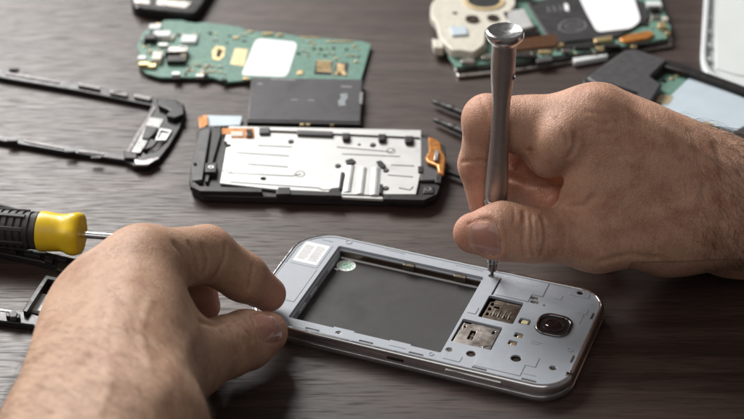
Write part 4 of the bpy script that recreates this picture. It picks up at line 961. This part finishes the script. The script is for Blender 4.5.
def open_phone():
    F = Flat('mobile_phone', (590, 75), (700, 120), 'black phone opened at the back, pale blue metal panel showing behind the right wrist', 'phone')
    R = F.root
    body = softpoly([(624, 50), (634, 48), (800, 106), (860, 150), (830, 196), (600, 110), (582, 82), (584, 76)], 6, 5)
    F.slab('body', body, .2, 5.4, BLACKP, bevel=.9)
    F.slab('inner_board', [(650, 64), (690, 78), (672, 112), (620, 98)], 5.4, 6.0, PCB, bevel=.1)
    F.slab('metal_panel', [(690, 77), (800, 119), (818, 150), (800, 190), (642, 128), (662, 104)], 5.4, 6.6, PALE, bevel=.2)
    F.slab('rear_cover', softpoly([(586, 77), (625, 50), (636, 49), (668, 59), (650, 76), (662, 84), (650, 103), (624, 100), (610, 92)], 2.5), 5.4, 11, GREYP, bevel=.9)
    F.slab('cover_window', [(606, 82), (638, 92), (632, 103), (612, 98)], 10.9, 11.06, BLACKG, bevel=0)
    F.slab('side_rail', [(668, 59), (690, 66), (800, 106), (804, 112), (690, 73), (664, 66)], 5.4, 9.6, BLACKP, bevel=.6)
    F.slab('rail_block', [(650, 72), (664, 64), (672, 67), (656, 79)], 5.4, 7.6, BLACKG, bevel=.3)
    F.slab('rail_block', [(648, 86), (662, 84), (655, 100), (640, 98)], 5.4, 9.4, BLACKP, bevel=.4)
    for x, y in ((650.5, 93), (654, 90)): F.box('gold_contact', (x, y), 1.2, 1.6, 5.4, 9.9, GOLD)
    F.slab('gold_pad', softpoly([(660, 94), (674, 96), (668, 105), (655, 102)], 2.5), 6.6, 6.72, mat('dull gold foil', (.60, .50, .33), .4, .4), bevel=0)
    F.slab('gold_pad', softpoly([(700, 124), (708, 121), (716, 127), (713, 134), (706, 133)], 2), 6.6, 6.72, mat('rusty gold foil', (.60, .42, .24), .4, .4, var=.4, nscale=.6), bevel=0)
    F.slab('corner_guard', [(716, 141), (746, 124), (800, 150), (780, 190), (744, 156)], 6.6, 11, GREYP, bevel=.7)
    for i, (x, y) in enumerate(((667, 72), (672, 78), (664, 80), (677, 75))): F.box('gold_pad' if i % 2 else 'chip', (x, y), 2, 2, 6, 6.7, GOLD if i % 2 else BLACKP)
def roundpix(pts, r):
    return softpoly(pts, r*2.2, 10)
def white_cover():
    F = Flat('back_cover', (705, 70), (800, 95), 'glossy white phone back cover lying at the top right corner', 'phone cover')
    out = [(x, y) for x, y in roundpix([(708, -60), (830, -50), (850, 40), (838, 104), (699, 79)], 13)]
    inn = [(x, y) for x, y in roundpix([(713, -54), (824, -44), (842, 40), (830, 98), (705, 74)], 11)]
    F.slab('shell', out, .3, 1.6, WHITEP, bevel=.4)
    F.slab('shell_rim', out, 1.6, 5.2, WHITEP, holes=[inn], bevel=.8)
    F.slab('inner_lining', [(714, -40), (820, -40), (832, 40), (824, 90), (735, 74), (716, 68)], 1.6, 2.3, mat('cream lining', (.64, .67, .66), .45, var=.015, nscale=.03), bevel=.3)
    for y in (2, 16, 30, 44, 58): F.box('clip', (709, y), 1.6, 4.0, 1.6, 3.8, WHITEP)
def corner_fragment():
    F = Flat('phone_housing', (130, 6), (196, 14), 'black phone end with silver trim cut by the top edge above the green board', 'phone part')
    F.slab('body', softpoly([(128, -40), (222, -30), (204, 2), (196, 13), (186, 13), (140, 8), (131, 4)], 4, 4), .2, 6, BLACKG, bevel=1.)
    F.slab('silver_trim', [(134, 2), (150, 4), (150, 0), (134, -2)], 6, 6.6, CAGE, bevel=.3)
    F.slab('silver_trim', [(156, 4), (186, 8), (192, 2), (158, -2)], 6, 6.5, CAGE, bevel=.3)
    F.slab('speaker_slot', [(160, -6), (190, -2), (191, -6), (161, -10)], 6, 6.3, HOLE, bevel=0)
    F.box('rivet', (138, 6), 3, 3, 5.8, 6.9, DCHROME, bevel=.8)
def tiny_parts(F, quad, n, z):
    a, b_, c, d = [Vector(p) for p in quad]
    for k in range(n):
        u, v = random.random(), random.random(); p = a*(1-u)*(1-v)+b_*u*(1-v)+c*u*v+d*(1-u)*v
        m = random.choice((CREAM, GOLD, BLACKP, CAGE, BRONZE)); F.box('capacitor', (p.x, p.y), random.uniform(.8, 2.2), random.uniform(.6, 1.2), z, z+random.uniform(.4, .9), m, bevel=.1)
lcd_chassis(); battery(); green_board(); left_frame(); near_frame(); yellow_driver(); black_tweezers(); black_sticks()
upper_board(); open_phone(); white_cover(); corner_fragment()
right_hand(); left_hand()
main_phone(); driver()
